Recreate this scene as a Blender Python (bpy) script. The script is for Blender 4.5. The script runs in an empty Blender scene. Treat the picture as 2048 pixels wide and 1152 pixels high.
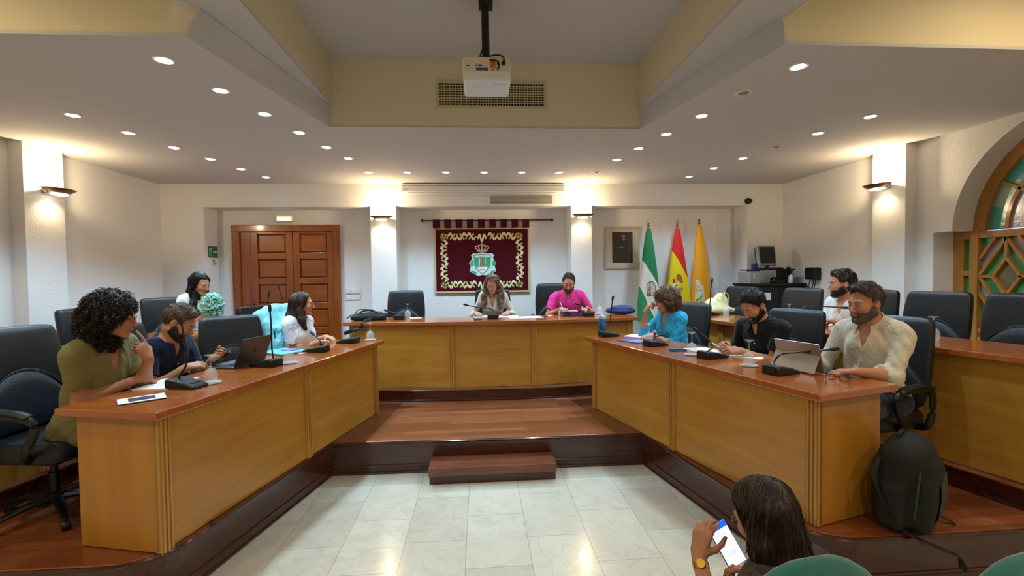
import bpy, bmesh, math, random
import numpy as np
from mathutils import Vector, Matrix
PI = math.pi
SC = bpy.context.scene
COL = SC.collection
random.seed(7)

# ---------------------------------------------------------------- camera
CAM_H = 1.738
_th, _pt, _rl = math.radians(3.97), math.radians(1.67), math.radians(0.8)
fw = Vector((math.sin(_th)*math.cos(_pt), math.cos(_th)*math.cos(_pt), -math.sin(_pt)))
rt = Vector((math.cos(_th), -math.sin(_th), 0)); up = rt.cross(fw)
cr = rt*math.cos(_rl) - up*math.sin(_rl); cu = rt*math.sin(_rl) + up*math.cos(_rl)
cd = bpy.data.cameras.new('camera'); cam = bpy.data.objects.new('camera', cd); COL.objects.link(cam)
cam.matrix_world = Matrix(((cr.x, cu.x, -fw.x, 0), (cr.y, cu.y, -fw.y, 0), (cr.z, cu.z, -fw.z, CAM_H), (0, 0, 0, 1)))
cd.sensor_width = 36; cd.lens = 924*36/2048; cd.clip_start = 0.05
SC.camera = cam
# ---------------------------------------------------------------- world, exposure
w = bpy.data.worlds.new('world'); SC.world = w; w.use_nodes = True
w.node_tree.nodes['Background'].inputs[0].default_value = (0.75, 0.85, 1, 1)
w.node_tree.nodes['Background'].inputs[1].default_value = 0.8
SC.view_settings.view_transform = 'Standard'; SC.view_settings.look = 'None'
SC.view_settings.gamma = 1; SC.view_settings.use_curve_mapping = False
SC.view_settings.exposure = 0.42
COOL = (0.56, 0.81, 1.0); WARM = (1.0, 0.76, 0.44)
LAMP_W = 38.0       # each ceiling downlight
SCONCE_W = 18.0      # each wall uplight
HALL_W = 62.0       # warm lamps over the public seats

# ---------------------------------------------------------------- helpers
def srgb(h):
    if isinstance(h, str):
        h = h.lstrip('#'); c = [int(h[i:i+2], 16)/255 for i in (0, 2, 4)]
    else: c = h
    return tuple((x/12.92 if x <= .04045 else ((x+.055)/1.055)**2.4) for x in c) + (1,)

def mat(name, col, rough=.5, metal=0, spec=.5, bump=0, bscale=60, var=0, vscale=8, coat=0, emit=None, estr=0, trans=0, ior=1.45, sheen=0, stretch=None, alpha=1):
    m = bpy.data.materials.new(name); m.use_nodes = True
    nt = m.node_tree; b = nt.nodes['Principled BSDF']; L = nt.links
    c = srgb(col)
    b.inputs['Base Color'].default_value = c; b.inputs['Roughness'].default_value = rough
    b.inputs['Metallic'].default_value = metal; b.inputs['Specular IOR Level'].default_value = spec
    b.inputs['Coat Weight'].default_value = coat; b.inputs['Coat Roughness'].default_value = .12
    b.inputs['Transmission Weight'].default_value = trans; b.inputs['IOR'].default_value = ior
    b.inputs['Sheen Weight'].default_value = sheen
    b.inputs['Alpha'].default_value = alpha
    if emit: b.inputs['Emission Color'].default_value = srgb(emit); b.inputs['Emission Strength'].default_value = estr
    tc = nt.nodes.new('ShaderNodeTexCoord'); src = tc.outputs['Object']
    if stretch:
        mp = nt.nodes.new('ShaderNodeMapping'); mp.inputs['Scale'].default_value = stretch; L.new(src, mp.inputs[0]); src = mp.outputs[0]
    if var:
        n = nt.nodes.new('ShaderNodeTexNoise'); n.inputs['Scale'].default_value = vscale; n.inputs['Detail'].default_value = 5; L.new(src, n.inputs['Vector'])
        r = nt.nodes.new('ShaderNodeValToRGB'); r.color_ramp.elements[0].position = .3; r.color_ramp.elements[1].position = .7
        r.color_ramp.elements[0].color = tuple(x*(1-var) for x in c[:3])+(1,); r.color_ramp.elements[1].color = tuple(min(1, x*(1+var)) for x in c[:3])+(1,)
        L.new(n.outputs['Fac'], r.inputs[0]); L.new(r.outputs[0], b.inputs['Base Color'])
    if bump:
        n = nt.nodes.new('ShaderNodeTexNoise'); n.inputs['Scale'].default_value = bscale; n.inputs['Detail'].default_value = 4; L.new(src, n.inputs['Vector'])
        u = nt.nodes.new('ShaderNodeBump'); u.inputs['Strength'].default_value = bump; u.inputs['Distance'].default_value = .01
        L.new(n.outputs['Fac'], u.inputs['Height']); L.new(u.outputs[0], b.inputs['Normal'])
    return m

def wood(name, c1, c2, stretch=(1.2, 9, 9), scale=2.2, rough=.35, coat=.2, bump=.02):
    m = bpy.data.materials.new(name); m.use_nodes = True
    nt = m.node_tree; b = nt.nodes['Principled BSDF']; L = nt.links
    tc = nt.nodes.new('ShaderNodeTexCoord'); mp = nt.nodes.new('ShaderNodeMapping'); mp.inputs['Scale'].default_value = stretch
    L.new(tc.outputs['Object'], mp.inputs[0])
    n = nt.nodes.new('ShaderNodeTexNoise'); n.inputs['Scale'].default_value = scale; n.inputs['Detail'].default_value = 8; n.inputs['Roughness'].default_value = .6; n.inputs['Distortion'].default_value = .6
    L.new(mp.outputs[0], n.inputs['Vector'])
    r = nt.nodes.new('ShaderNodeValToRGB'); r.color_ramp.elements[0].position = .32; r.color_ramp.elements[1].position = .68
    r.color_ramp.elements[0].color = srgb(c1); r.color_ramp.elements[1].color = srgb(c2)
    L.new(n.outputs['Fac'], r.inputs[0]); L.new(r.outputs[0], b.inputs['Base Color'])
    u = nt.nodes.new('ShaderNodeBump'); u.inputs['Strength'].default_value = bump; L.new(n.outputs['Fac'], u.inputs['Height']); L.new(u.outputs[0], b.inputs['Normal'])
    b.inputs['Roughness'].default_value = rough; b.inputs['Coat Weight'].default_value = coat; b.inputs['Coat Roughness'].default_value = .1
    return m

def brickmat(name, c1, c2, cm, bw, bh, mortar, off=.5, rough=.3, shift=(0, 0, 0), rot=0, veins=None, coat=0, bias=0, grain=None):
    m = bpy.data.materials.new(name); m.use_nodes = True
    nt = m.node_tree; b = nt.nodes['Principled BSDF']; L = nt.links
    tc = nt.nodes.new('ShaderNodeTexCoord'); mp = nt.nodes.new('ShaderNodeMapping')
    mp.inputs['Location'].default_value = shift; mp.inputs['Rotation'].default_value = (0, 0, rot)
    L.new(tc.outputs['Object'], mp.inputs[0])
    k = nt.nodes.new('ShaderNodeTexBrick'); k.inputs['Scale'].default_value = 1; k.inputs['Brick Width'].default_value = bw; k.inputs['Row Height'].default_value = bh
    k.inputs['Mortar Size'].default_value = mortar; k.inputs['Mortar Smooth'].default_value = .3; k.offset = off; k.inputs['Bias'].default_value = bias
    k.inputs['Color1'].default_value = srgb(c1); k.inputs['Color2'].default_value = srgb(c2); k.inputs['Mortar'].default_value = srgb(cm)
    L.new(mp.outputs[0], k.inputs['Vector'])
    out = k.outputs['Color']
    if veins:
        n = nt.nodes.new('ShaderNodeTexNoise'); n.inputs['Scale'].default_value = 3.2; n.inputs['Detail'].default_value = 9; n.inputs['Distortion'].default_value = 1.6; L.new(tc.outputs['Object'], n.inputs['Vector'])
        r = nt.nodes.new('ShaderNodeValToRGB'); e = r.color_ramp.elements
        e[0].position = .47; e[0].color = (0, 0, 0, 1); e[1].position = .5; e[1].color = (1, 1, 1, 1); e.new(.53).color = (0, 0, 0, 1)
        L.new(n.outputs['Fac'], r.inputs[0])
        x = nt.nodes.new('ShaderNodeMixRGB'); x.inputs[2].default_value = srgb(veins); L.new(out, x.inputs[1])
        mu = nt.nodes.new('ShaderNodeMath'); mu.operation = 'MULTIPLY'; mu.inputs[1].default_value = .15; L.new(r.outputs[0], mu.inputs[0]); L.new(mu.outputs[0], x.inputs[0])
        n2 = nt.nodes.new('ShaderNodeTexNoise'); n2.inputs['Scale'].default_value = 5; n2.inputs['Detail'].default_value = 6; L.new(tc.outputs['Object'], n2.inputs['Vector'])
        x2 = nt.nodes.new('ShaderNodeMixRGB'); x2.blend_type = 'MULTIPLY'; x2.inputs[0].default_value = .2; L.new(x.outputs[0], x2.inputs[1]); L.new(n2.outputs['Fac'], x2.inputs[2])
        out = x2.outputs[0]
    if grain:
        mp2 = nt.nodes.new('ShaderNodeMapping'); mp2.inputs['Scale'].default_value = grain; L.new(mp.outputs[0], mp2.inputs[0])
        n = nt.nodes.new('ShaderNodeTexNoise'); n.inputs['Scale'].default_value = 3; n.inputs['Detail'].default_value = 7; L.new(mp2.outputs[0], n.inputs['Vector'])
        x = nt.nodes.new('ShaderNodeMixRGB'); x.blend_type = 'MULTIPLY'; x.inputs[0].default_value = .5; L.new(out, x.inputs[1]); L.new(n.outputs['Color'], x.inputs[2])
        g = nt.nodes.new('ShaderNodeHueSaturation'); g.inputs['Value'].default_value = 1.35; L.new(x.outputs[0], g.inputs['Color']); out = g.outputs[0]
    L.new(out, b.inputs['Base Color']); b.inputs['Roughness'].default_value = rough; b.inputs['Coat Weight'].default_value = coat; b.inputs['Coat Roughness'].default_value = .08
    return m

def tag(o, label=None, cat=None, group=None, kind=None):
    for k, v in (('label', label), ('category', cat), ('group', group), ('kind', kind)):
        if v: o[k] = v
    return o

def thing(name, label, cat, loc=(0, 0, 0), rz=0, group=None, rot=None):
    o = bpy.data.objects.new(name, None); COL.objects.link(o); o.location = loc; o.rotation_euler = rot or (0, 0, rz)
    o.empty_display_size = .1
    return tag(o, label, cat, group)

def link(me, name, mats, parent=None, loc=None, rot=None):
    o = bpy.data.objects.new(name, me); COL.objects.link(o)
    for m in (mats if isinstance(mats, (list, tuple)) else [mats]): me.materials.append(m)
    if parent is not None: o.parent = parent
    if loc is not None: o.location = loc
    if rot is not None: o.rotation_euler = rot
    return o

def copy_tree(o, parent=None):
    c = o.copy(); COL.objects.link(c)
    if parent is not None: c.parent = parent
    for ch in o.children: copy_tree(ch, c)
    return c

def frame(d, upv=(0, 0, 1)):
    d = Vector(d).normalized(); u = Vector(upv)
    if abs(d.dot(u)) > .98: u = Vector((0, 1, 0))
    x = d.cross(u).normalized(); y = x.cross(d)
    return x, y, d

class MB:
    """collects shapes into one mesh"""
    def __init__(s): s.v = []; s.f = []; s.m = []; s.cm = 0
    def add(s, vs, fs, M=None):
        b = len(s.v)
        s.v += [tuple(M @ Vector(p)) if M is not None else tuple(p) for p in vs]
        s.f += [tuple(i+b for i in f) for f in fs]; s.m += [s.cm]*len(fs)
        return s
    def mi(s, i): s.cm = i; return s
    def box(s, c, d, rot=None):
        x, y, z = (q/2 for q in d)
        vs = [(-x, -y, -z), (x, -y, -z), (x, y, -z), (-x, y, -z), (-x, -y, z), (x, -y, z), (x, y, z), (-x, y, z)]
        M = Matrix.Translation(c)
        if rot is not None: M = M @ (rot.to_4x4() if isinstance(rot, Matrix) else Matrix.Rotation(rot, 4, 'Z'))
        return s.add(vs, [(0, 3, 2, 1), (4, 5, 6, 7), (0, 1, 5, 4), (1, 2, 6, 5), (2, 3, 7, 6), (3, 0, 4, 7)], M)
    def bx(s, x0, x1, y0, y1, z0, z1): return s.box(((x0+x1)/2, (y0+y1)/2, (z0+z1)/2), (x1-x0, y1-y0, z1-z0))
    def prism(s, poly, z0, z1, M=None):
        n = len(poly); a = sum(poly[i][0]*poly[(i+1) % n][1]-poly[(i+1) % n][0]*poly[i][1] for i in range(n))
        if a < 0: poly = poly[::-1]
        vs = [(x, y, z0) for x, y in poly]+[(x, y, z1) for x, y in poly]
        fs = [tuple(range(n-1, -1, -1)), tuple(range(n, 2*n))]+[(i, (i+1) % n, n+(i+1) % n, n+i) for i in range(n)]
        return s.add(vs, fs, M)
    def rings(s, rings, cap=True, closed=True, M=None):
        n = len(rings[0]); vs = [p for r in rings for p in r]; fs = []
        for i in range(len(rings)-1):
            for j in range(n if closed else n-1):
                k = (j+1) % n; fs.append((i*n+j, i*n+k, (i+1)*n+k, (i+1)*n+j))
        if cap: fs += [tuple(range(n-1, -1, -1)), tuple(range((len(rings)-1)*n, len(rings)*n))]
        return s.add(vs, fs, M)
    def tube(s, pts, r, n=8, flat=1, cap=True, upv=(0, 0, 1)):
        pts = [Vector(p) for p in pts]; R = []
        for i, p in enumerate(pts):
            d = (pts[min(i+1, len(pts)-1)]-pts[max(i-1, 0)])
            if d.length < 1e-9: d = Vector((0, 0, 1))
            x, y, _ = frame(d, upv); q = r[i] if isinstance(r, (list, tuple)) else r
            R.append([p+x*q*math.cos(2*PI*k/n)+y*q*flat*math.sin(2*PI*k/n) for k in range(n)])
        return s.rings(R, cap)
    def lathe(s, prof, n=20, c=(0, 0, 0), axis=None):
        M = Matrix.Translation(c)
        if axis is not None:
            x, y, d = frame(axis); M = M @ Matrix((x, y, d)).transposed().to_4x4()
        return s.rings([[(r*math.cos(2*PI*k/n), r*math.sin(2*PI*k/n), z) for k in range(n)] for r, z in prof], True, True, M)
    def ball(s, c, r, n=12, sc=(1, 1, 1), rot=None):
        prof = [(math.sin(PI*i/n), -math.cos(PI*i/n)) for i in range(n+1)]
        M = Matrix.Translation(c)
        if rot is not None: M = M @ rot.to_4x4()
        M = M @ Matrix.Diagonal((r*sc[0], r*sc[1], r*sc[2], 1))
        return s.rings([[(max(a, 1e-4)*math.cos(2*PI*k/(2*n)), max(a, 1e-4)*math.sin(2*PI*k/(2*n)), z) for k in range(2*n)] for a, z in prof], True, True, M)
    def build(s, name, mats, parent=None, smooth=False, bevel=0, loc=None, rot=None, seg=2, sub=0):
        me = bpy.data.meshes.new(name); me.from_pydata(s.v, [], s.f)
        me.polygons.foreach_set('material_index', s.m)
        bm = bmesh.new(); bm.from_mesh(me); bmesh.ops.recalc_face_normals(bm, faces=bm.faces); bm.to_mesh(me); bm.free()
        if smooth: me.polygons.foreach_set('use_smooth', [True]*len(me.polygons))
        o = link(me, name, mats, parent, loc, rot)
        if bevel:
            b = o.modifiers.new('bevel', 'BEVEL'); b.width = bevel; b.segments = seg; b.limit_method = 'ANGLE'; b.angle_limit = .6
        if sub:
            q = o.modifiers.new('sub', 'SUBSURF'); q.levels = sub; q.render_levels = sub
        if smooth and not sub:
            try: me.set_sharp_from_angle(angle=math.radians(40))
            except Exception: pass
        return o

def bez(a, b, c, d, n=10):
    a, b, c, d = map(Vector, (a, b, c, d)); o = []
    for i in range(n+1):
        t = i/n; o.append(a*(1-t)**3+b*3*t*(1-t)**2+c*3*t*t*(1-t)+d*t**3)
    return o
def catmull(P, n=6):
    P = [Vector(p) for p in P]; o = []
    for i in range(len(P)-1):
        a, b, c, d = P[max(i-1, 0)], P[i], P[i+1], P[min(i+2, len(P)-1)]
        for k in range(n):
            t = k/n; o.append(.5*((2*b)+(c-a)*t+(2*a-5*b+4*c-d)*t*t+(3*b-a-3*c+d)*t**3))
    return o+[P[-1]]
def struct(mb, name, mats, **k): return tag(mb.build(name, mats, **k), kind='structure')

# ---------------------------------------------------------------- materials
M_wall = mat('white_plaster', '#e6e6e6', .85, bump=.35, bscale=38, spec=.2)
M_ceil = mat('ceiling_paint', '#c3c4c6', .9, spec=.2)
M_cream = mat('cream_paint', '#dcd2b8', .9, spec=.2)
M_marble = brickmat('cream_marble_tiles', '#e0dccb', '#d3cdbb', '#aca691', .6, .4, .0022, rough=.16, rot=PI/2, shift=(0, .113, 0), veins='#8a7c66', coat=.3)
M_parquet = brickmat('red_brown_parquet', '#935634', '#6c3a21', '#4f2716', 1.15, .085, .0015, off=.37, rough=.28, coat=.25, grain=(1.5, 14, 1), shift=(0.3, .01, 0))
M_border = wood('dark_parquet_border', '#4f2413', '#6c371c', rough=.28)
M_riser = wood('dark_mahogany', '#2e120a', '#4a2012', rough=.22, coat=.4)
M_oak = wood('golden_oak_veneer', '#a87424', '#bb8935', stretch=(.55, 6, 5), scale=2.4, rough=.38, coat=.15)
M_oakend = wood('golden_oak_end_veneer', '#a86f1e', '#b47d2b', stretch=(6, 6, .6), scale=2.2, rough=.38, coat=.15)
M_oakpil = wood('oak_pilaster', '#a87830', '#c09044', stretch=(9, 9, .6), scale=2.4, rough=.35)
M_top = wood('cherry_desk_top', '#99501f', '#b0622a', stretch=(.8, 8, 8), scale=2, rough=.2, coat=.55)
M_door = wood('varnished_door_wood', '#78380f', '#964c19', stretch=(8, 8, .7), scale=2, rough=.3, coat=.3)
M_doorh = wood('varnished_door_panel_wood', '#78380f', '#964c19', stretch=(.7, 8, 8), scale=2, rough=.3, coat=.3)
M_winwood = wood('honey_window_wood', '#9c6a28', '#bd8a42', stretch=(5, 5, .7), scale=2, rough=.4)
M_leather = mat('black_leather', '#14181d', .38, bump=.25, bscale=140, spec=.5)
M_leather2 = mat('black_leather_lumbar', '#1a222b', .42, bump=.25, bscale=140, spec=.5)
M_blackpl = mat('black_plastic', '#0e0e10', .4)
M_blackm = mat('black_matte_plastic', '#151516', .6, bump=.1, bscale=200)
M_chrome = mat('brushed_steel', '#b8b8ba', .25, metal=1)
M_white = mat('white_plastic', '#e4e4e2', .4)
M_paper = mat('white_paper', '#f0f1f3', .7)
M_glass = mat('clear_glass', '#ffffff', .02, trans=1, ior=1.45)
M_gob = mat('drinking_glass', '#eef4f7', .04, spec=1.0, alpha=.17, coat=1)
M_brass = mat('polished_brass', '#c79a3e', .25, metal=1)
M_gold = mat('gold_thread', '#c8a95c', .55)
M_dark = mat('vent_dark', '#1b140c', .8)
M_lampglow = mat('downlight_glow', '#ffffff', .3, emit='#e4f0ff', estr=14)
M_warmglow = mat('sconce_glow', '#ffffff', .3, emit='#fff0cc', estr=5)
M_alu = mat('aluminium', '#8d8f93', .35, metal=.9)
M_steelgrey = mat('grey_metal_paint', '#8b8b88', .45)
# ================================================================ ROOM SHELL
XL, XR, YB, ZC = -4.58, 4.80, 7.40, 3.11
YF = -3.2                                            # wall behind the public seats
struct(MB().bx(XL-.2, XR+.5, YF-.2, YB+.2, -.2, 0), 'floor', M_marble)
# stage platforms: first tier +0.29, second tier +0.42
def arc(c, r, a0, a1, n=8): return [(c[0]+r*math.cos(math.radians(a0+(a1-a0)*i/n)), c[1]+r*math.sin(math.radians(a0+(a1-a0)*i/n))) for i in range(n+1)]
T1 = [(XL, YB), (XL, 2.455), (-2.0, 2.44)]+arc((-1.93, 2.74), .30, -90, -14, 6)[1:]+[(-1.312, 4.09), (1.446, 4.05), (1.66, 2.92)]+arc((2.07, 2.70), .38, 170, 262, 7)+[(2.46, 2.322), (XR, 2.335), (XR, YB)]
struct(MB().prism(T1, 0, .262), 'floor_stage_riser', M_riser)
struct(MB().prism(T1, .262, .29), 'floor_stage', M_parquet, bevel=.008)
# dark border boards along both desks
bl = MB().prism([(-1.585, 2.80), (-1.312, 4.085), (-1.02, 4.085), (-.90, 5.3), (-1.3, 5.3), (-1.9, 2.9)], .2895, .2915)
struct(bl, 'floor_border_left', M_border)
struct(MB().prism([(1.655, 2.95), (1.447, 4.045), (1.20, 4.045), (1.02, 5.2), (1.3, 5.25), (1.95, 2.9)], .2895, .2915), 'floor_border_right', M_border)
T2 = [(XL, YB), (XL, 2.458), (-3.14, 2.458), (-2.64, 5.30), (-1.6, 5.50), (-.9, 5.375), (-.2, 5.31), (.5, 5.30), (1.1, 5.345), (1.75, 5.45), (2.36, 5.40), (2.55, 4.95), (3.25, 2.34), (XR, 2.34), (XR, YB)]
struct(MB().prism(T2, .29, .405), 'floor_upper_stage_riser', M_riser)
struct(MB().prism(T2, .405, .42), 'floor_upper_stage', M_parquet, bevel=.005)
# riser mouldings
def rail(P, z, r, n, m=None):
    struct(MB().tube([(x, y, z) for x, y in P], r, 6, upv=(0, 0, 1)), n, m or M_riser, smooth=True)
rail(T1[1:-1], .075, .011, 'trim_1'); rail(T1[1:-1], .012, .012, 'trim_2')
rail(T2[2:-2], .302, .010, 'trim_3'); rail(T1[1:-1], .276, .012, 'trim_4'); rail(T2[2:-2], .412, .008, 'trim_5')

# ceiling: low U-shaped ceiling, stepped tray, beams
def slab(poly, z0, z1, n, m): struct(MB().prism(poly, z0, z1), n, m)
LA, LB = (-1.36, 4.36), (-1.645, 2.78); RA, RB = (1.555, 4.36), (1.88, 2.72)
low = MB()
low.prism([(XL, 4.36), (XR, 4.36), (XR, YB), (XL, YB)], ZC, ZC+.02)
low.prism([(XL, 2.79), LB, LA, (XL, 4.36)], ZC, ZC+.02); low.prism([RB, (XR, 2.72), (XR, 4.36), RA], ZC, ZC+.02)
struct(low, 'ceiling', M_ceil)
def wallpoly(pts, th, name, m):                      # a vertical or sloped strip given by four corners, with thickness
    a, b, c, d = map(Vector, pts); n = (b-a).cross(d-a).normalized()*th
    struct(MB().add([a, b, c, d, a+n, b+n, c+n, d+n], [(3, 2, 1, 0), (4, 5, 6, 7), (0, 1, 5, 4), (1, 2, 6, 5), (2, 3, 7, 6), (3, 0, 4, 7)]), name, m)
Z2, Z3 = 3.29, 3.72
LA2, LB2 = (-1.325, 4.36), (-1.585, 2.79); RA2, RB2 = (1.545, 4.36), (1.872, 2.74)
wallpoly([(*LB, ZC), (*LA, ZC), (*LA2, Z2), (*LB2, Z2)], .01, 'ceiling_fascia_left', M_ceil)
wallpoly([(*RA, ZC), (*RB, ZC), (*RB2, Z2), (*RA2, Z2)], .01, 'ceiling_fascia_right', M_ceil)
slab([(-1.315, 4.36), LA2, LB2, (-1.70, 2.70), (-1.76, YF), (-1.315, YF)], Z2, Z2+.02, 'ceiling_ledge_left', M_ceil)
slab([(1.527, 4.36), RA2, RB2, (1.90, 2.70), (1.94, YF), (1.527, YF)], Z2, Z2+.02, 'ceiling_ledge_right', M_ceil)
slab([(-1.338, YF), (-1.318, YF), (-1.318, 4.36), (-1.338, 4.36)], Z2+.004, Z3+.3, 'ceiling_beam_face_left', M_cream)
slab([(1.55, YF), (1.53, YF), (1.53, 4.36), (1.55, 4.36)], Z2+.004, Z3+.3, 'ceiling_beam_face_right', M_cream)
struct(MB().bx(-1.36, 1.56, 4.36, 4.38, ZC, Z3+.3), 'ceiling_tray_face', M_cream)
slab([(-1.338, YF), (1.55, YF), (1.55, 4.37), (-1.338, 4.37)], Z3, Z3+.02, 'ceiling_tray', M_ceil)
wallpoly([(XL, 2.785, ZC+.003), (-1.640, 2.785, ZC+.003), (-1.335, 2.785, Z2+.55), (XL, 2.785, Z2+.55)], -.012, 'ceiling_drop_left', M_cream)
wallpoly([(1.876, 2.728, ZC+.003), (XR, 2.728, ZC+.003), (XR, 2.728, Z2+.55), (1.82, 2.728, Z2+.55)], -.012, 'ceiling_drop_right', M_cream)
slab([(XL, YF), (-1.71, YF), (-1.71, 2.80), (XL, 2.80)], 3.80, 3.82, 'ceiling_hall_left', M_cream)
slab([(1.91, YF), (XR, YF), (XR, 2.73), (1.91, 2.73)], 3.80, 3.82, 'ceiling_hall_right', M_cream)
slab([(-1.73, YF), (-1.71, YF), (-1.71, 2.76), (-1.73, 2.76)], Z2+.004, 3.82, 'ceiling_beam_side_left', M_cream)
slab([(1.93, YF), (1.91, YF), (1.91, 2.72), (1.93, 2.72)], Z2+.004, 3.82, 'ceiling_beam_side_right', M_cream)

# walls
struct(MB().bx(XL-.2, XL, YF-.2, YB+.2, 0, 4), 'wall_left', M_wall)
struct(MB().bx(XL-.2, XR+.5, YB, YB+.2, 0, 4), 'wall_back', M_wall)
struct(MB().bx(XL-.2, XR+.5, YF-.2, YF, 0, 4), 'wall_front', M_wall)
YP = 7.03
bm_ = MB().bx(XL, XR, YP, YB, 2.775, ZC)
struct(bm_, 'wall_back_beam', M_wall)
struct(MB().bx(XL, -3.985, YP, YB, .42, 2.775), 'wall_back_pier_left', M_wall)
struct(MB().bx(4.215, XR, YP, YB, .42, 2.775), 'wall_back_pier_right', M_wall)
struct(MB().bx(-1.605, -1.232, YP-.02, YB, .42, 2.775), 'wall_back_pillar_left', M_wall)
struct(MB().bx(1.408, 1.728, YP-.02, YB, .42, 2.775), 'wall_back_pillar_right', M_wall)
struct(MB().bx(XL, -4.44, 4.87, 5.31, .42, ZC), 'wall_left_pilaster', M_wall)
struct(MB().bx(4.67, XR, 4.78, 5.205, .42, ZC), 'wall_right_pilaster', M_wall)
# right wall with an arched, shouldered opening
WC, WR, WS, ZS = 3.37, 1.02, 4.585, 2.115            # arch centre (y), radius, shoulder (y), spring height
WY0 = 2*WC-WS
wr = MB()
def col(y0, y1, z0, z1): wr.bx(XR, XR+.5, y0, y1, z0, z1)
col(WS, YB+.2, 0, 4); col(YF-.2, WY0, 0, 4); col(WY0, WS, 0, .95)
col(WC+WR, WS, ZS, 4); col(WY0, WC-WR, ZS, 4)
NA = 40
def archz(y): return ZS+math.sqrt(max(0, WR*WR-(y-WC)**2))*.98
for i in range(NA):
    y0, y1 = WC-WR*math.cos(PI*i/NA), WC-WR*math.cos(PI*(i+1)/NA)
    z0, z1 = archz(y0), archz(y1)
    wr.add([(XR, y0, z0), (XR, y1, z1), (XR, y1, 4), (XR, y0, 4), (XR+.5, y0, z0), (XR+.5, y1, z1), (XR+.5, y1, 4), (XR+.5, y0, 4)],
           [(0, 1, 2, 3), (7, 6, 5, 4), (0, 4, 5, 1)])
struct(wr, 'wall_right', M_wall)

# stained glass window: frame plus lattice at XW
XW = XR+.27
win = thing('window_1', None, None, (XW, WC, 0)); tag(win, 'arched stained glass window with honey wood lattice of diamonds in the right wall', 'window', None, 'structure')
fr = MB(); BN = [0]
def arcbar(r, wd, dp, n=32):
    fr.rings([[(sx*dp/2, (rr)*math.cos(PI*i/n), ZS+rr*.98*math.sin(PI*i/n)) for sx, rr in ((-1, r-wd/2), (1, r-wd/2), (1, r+wd/2), (-1, r+wd/2))] for i in range(n+1)])
def bar(y0, z0, y1, z1, wd=.05, dp=.08, mb=None):
    mb = mb or fr; BN[0] += 1; dp += .0014*(BN[0] % 9); a = Vector((0, y0-WC, z0)); b = Vector((0, y1-WC, z1)); d = b-a; ln = d.length
    R = Matrix(((1, 0, 0), (0, d.y/ln, -d.z/ln), (0, d.z/ln, d.y/ln)))
    mb.box((a+b)/2, (dp, ln+wd*.6, wd), R)
yj = WC+WR-.02
bar(WS-.045, .95, WS-.045, ZS, .11); bar(WY0+.045, .95, WY0+.045, ZS, .11)
bar(WY0, ZS-.045, WS, ZS-.045, .07); bar(WY0, 1.0, WS, 1.0, .08)
my = 4.375                                           # mullions
for s in (1, -1):
    m_ = WC+s*(my-WC)
    bar(m_, .95, m_, ZS, .075, .1); bar(m_, 1.685, WC+s*(WS-WC), 1.685, .05)
arcbar(WR-.05, .125, .085); arcbar(WR*.72, .035, .05); arcbar(WR*.52, .035, .052)
for k in range(1, 6):
    a = PI*k/6; bar(WC+WR*.3*math.cos(a), ZS+WR*.3*math.sin(a), WC+WR*.93*math.cos(a), ZS+WR*.93*math.sin(a), .035, .05)
fr.build('window_frame', M_winwood, win, bevel=.004)
lat = MB()
yA, yB_, zA, zB_ = 4.337, 2*WC-4.337, 2.04, 1.03
hw_, hh_ = (yA-yB_)/8, .37
def clipbar(y0, z0, y1, z1, ya, yb, wd=.027):
    N = 40; pts = [(y0+(y1-y0)*i/N, z0+(z1-z0)*i/N) for i in range(N+1)]
    ins = [p for p in pts if yb-.001 <= p[0] <= ya+.001 and zB_ <= p[1] <= zA]
    if len(ins) > 2: bar(*ins[0], *ins[-1], wd, .07, lat)
def glassmat(n, c): return mat(n, c, .12, spec=.8, bump=.3, bscale=25, trans=.3, coat=.5)
GC = [('green', '#35b066'), ('lilac', '#b9bfd6'), ('amber', '#8f7d4c'), ('olive', '#6d7a3c'), ('teal', '#4fb39c'), ('pale_green', '#a9c7a6'), ('grey', '#8f949c')]
PN = [MB() for _ in GC]
MYZ = Matrix(((0, 0, 1, 0), (1, 0, 0, 0), (0, 1, 0, 0), (0, 0, 0, 1)))
def pane(pl_, mi, dx=.0):
    pl_ = [(y-WC, min(max(z, .98), 9)) for y, z in pl_]
    PN[mi].prism(pl_, dx-.003, dx+.003, MYZ)
for s in (1, -1):
    a, b, c = (WC+s*(v-WC) for v in (WS-.09, WS-.15, my+.03))
    for z0, z1 in ((1.03, 1.665), (1.71, ZS-.08)):
        pane([(a, z0), (b, z0), (b, z1), (a, z1)], 0); pane([(b, z0), (c, z0), (c, z1), (b, z1)], 6)
pane([(yA, zB_-.03), (yB_, zB_-.03), (yB_, zA), (yA, zA)], 0, .014)
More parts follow.
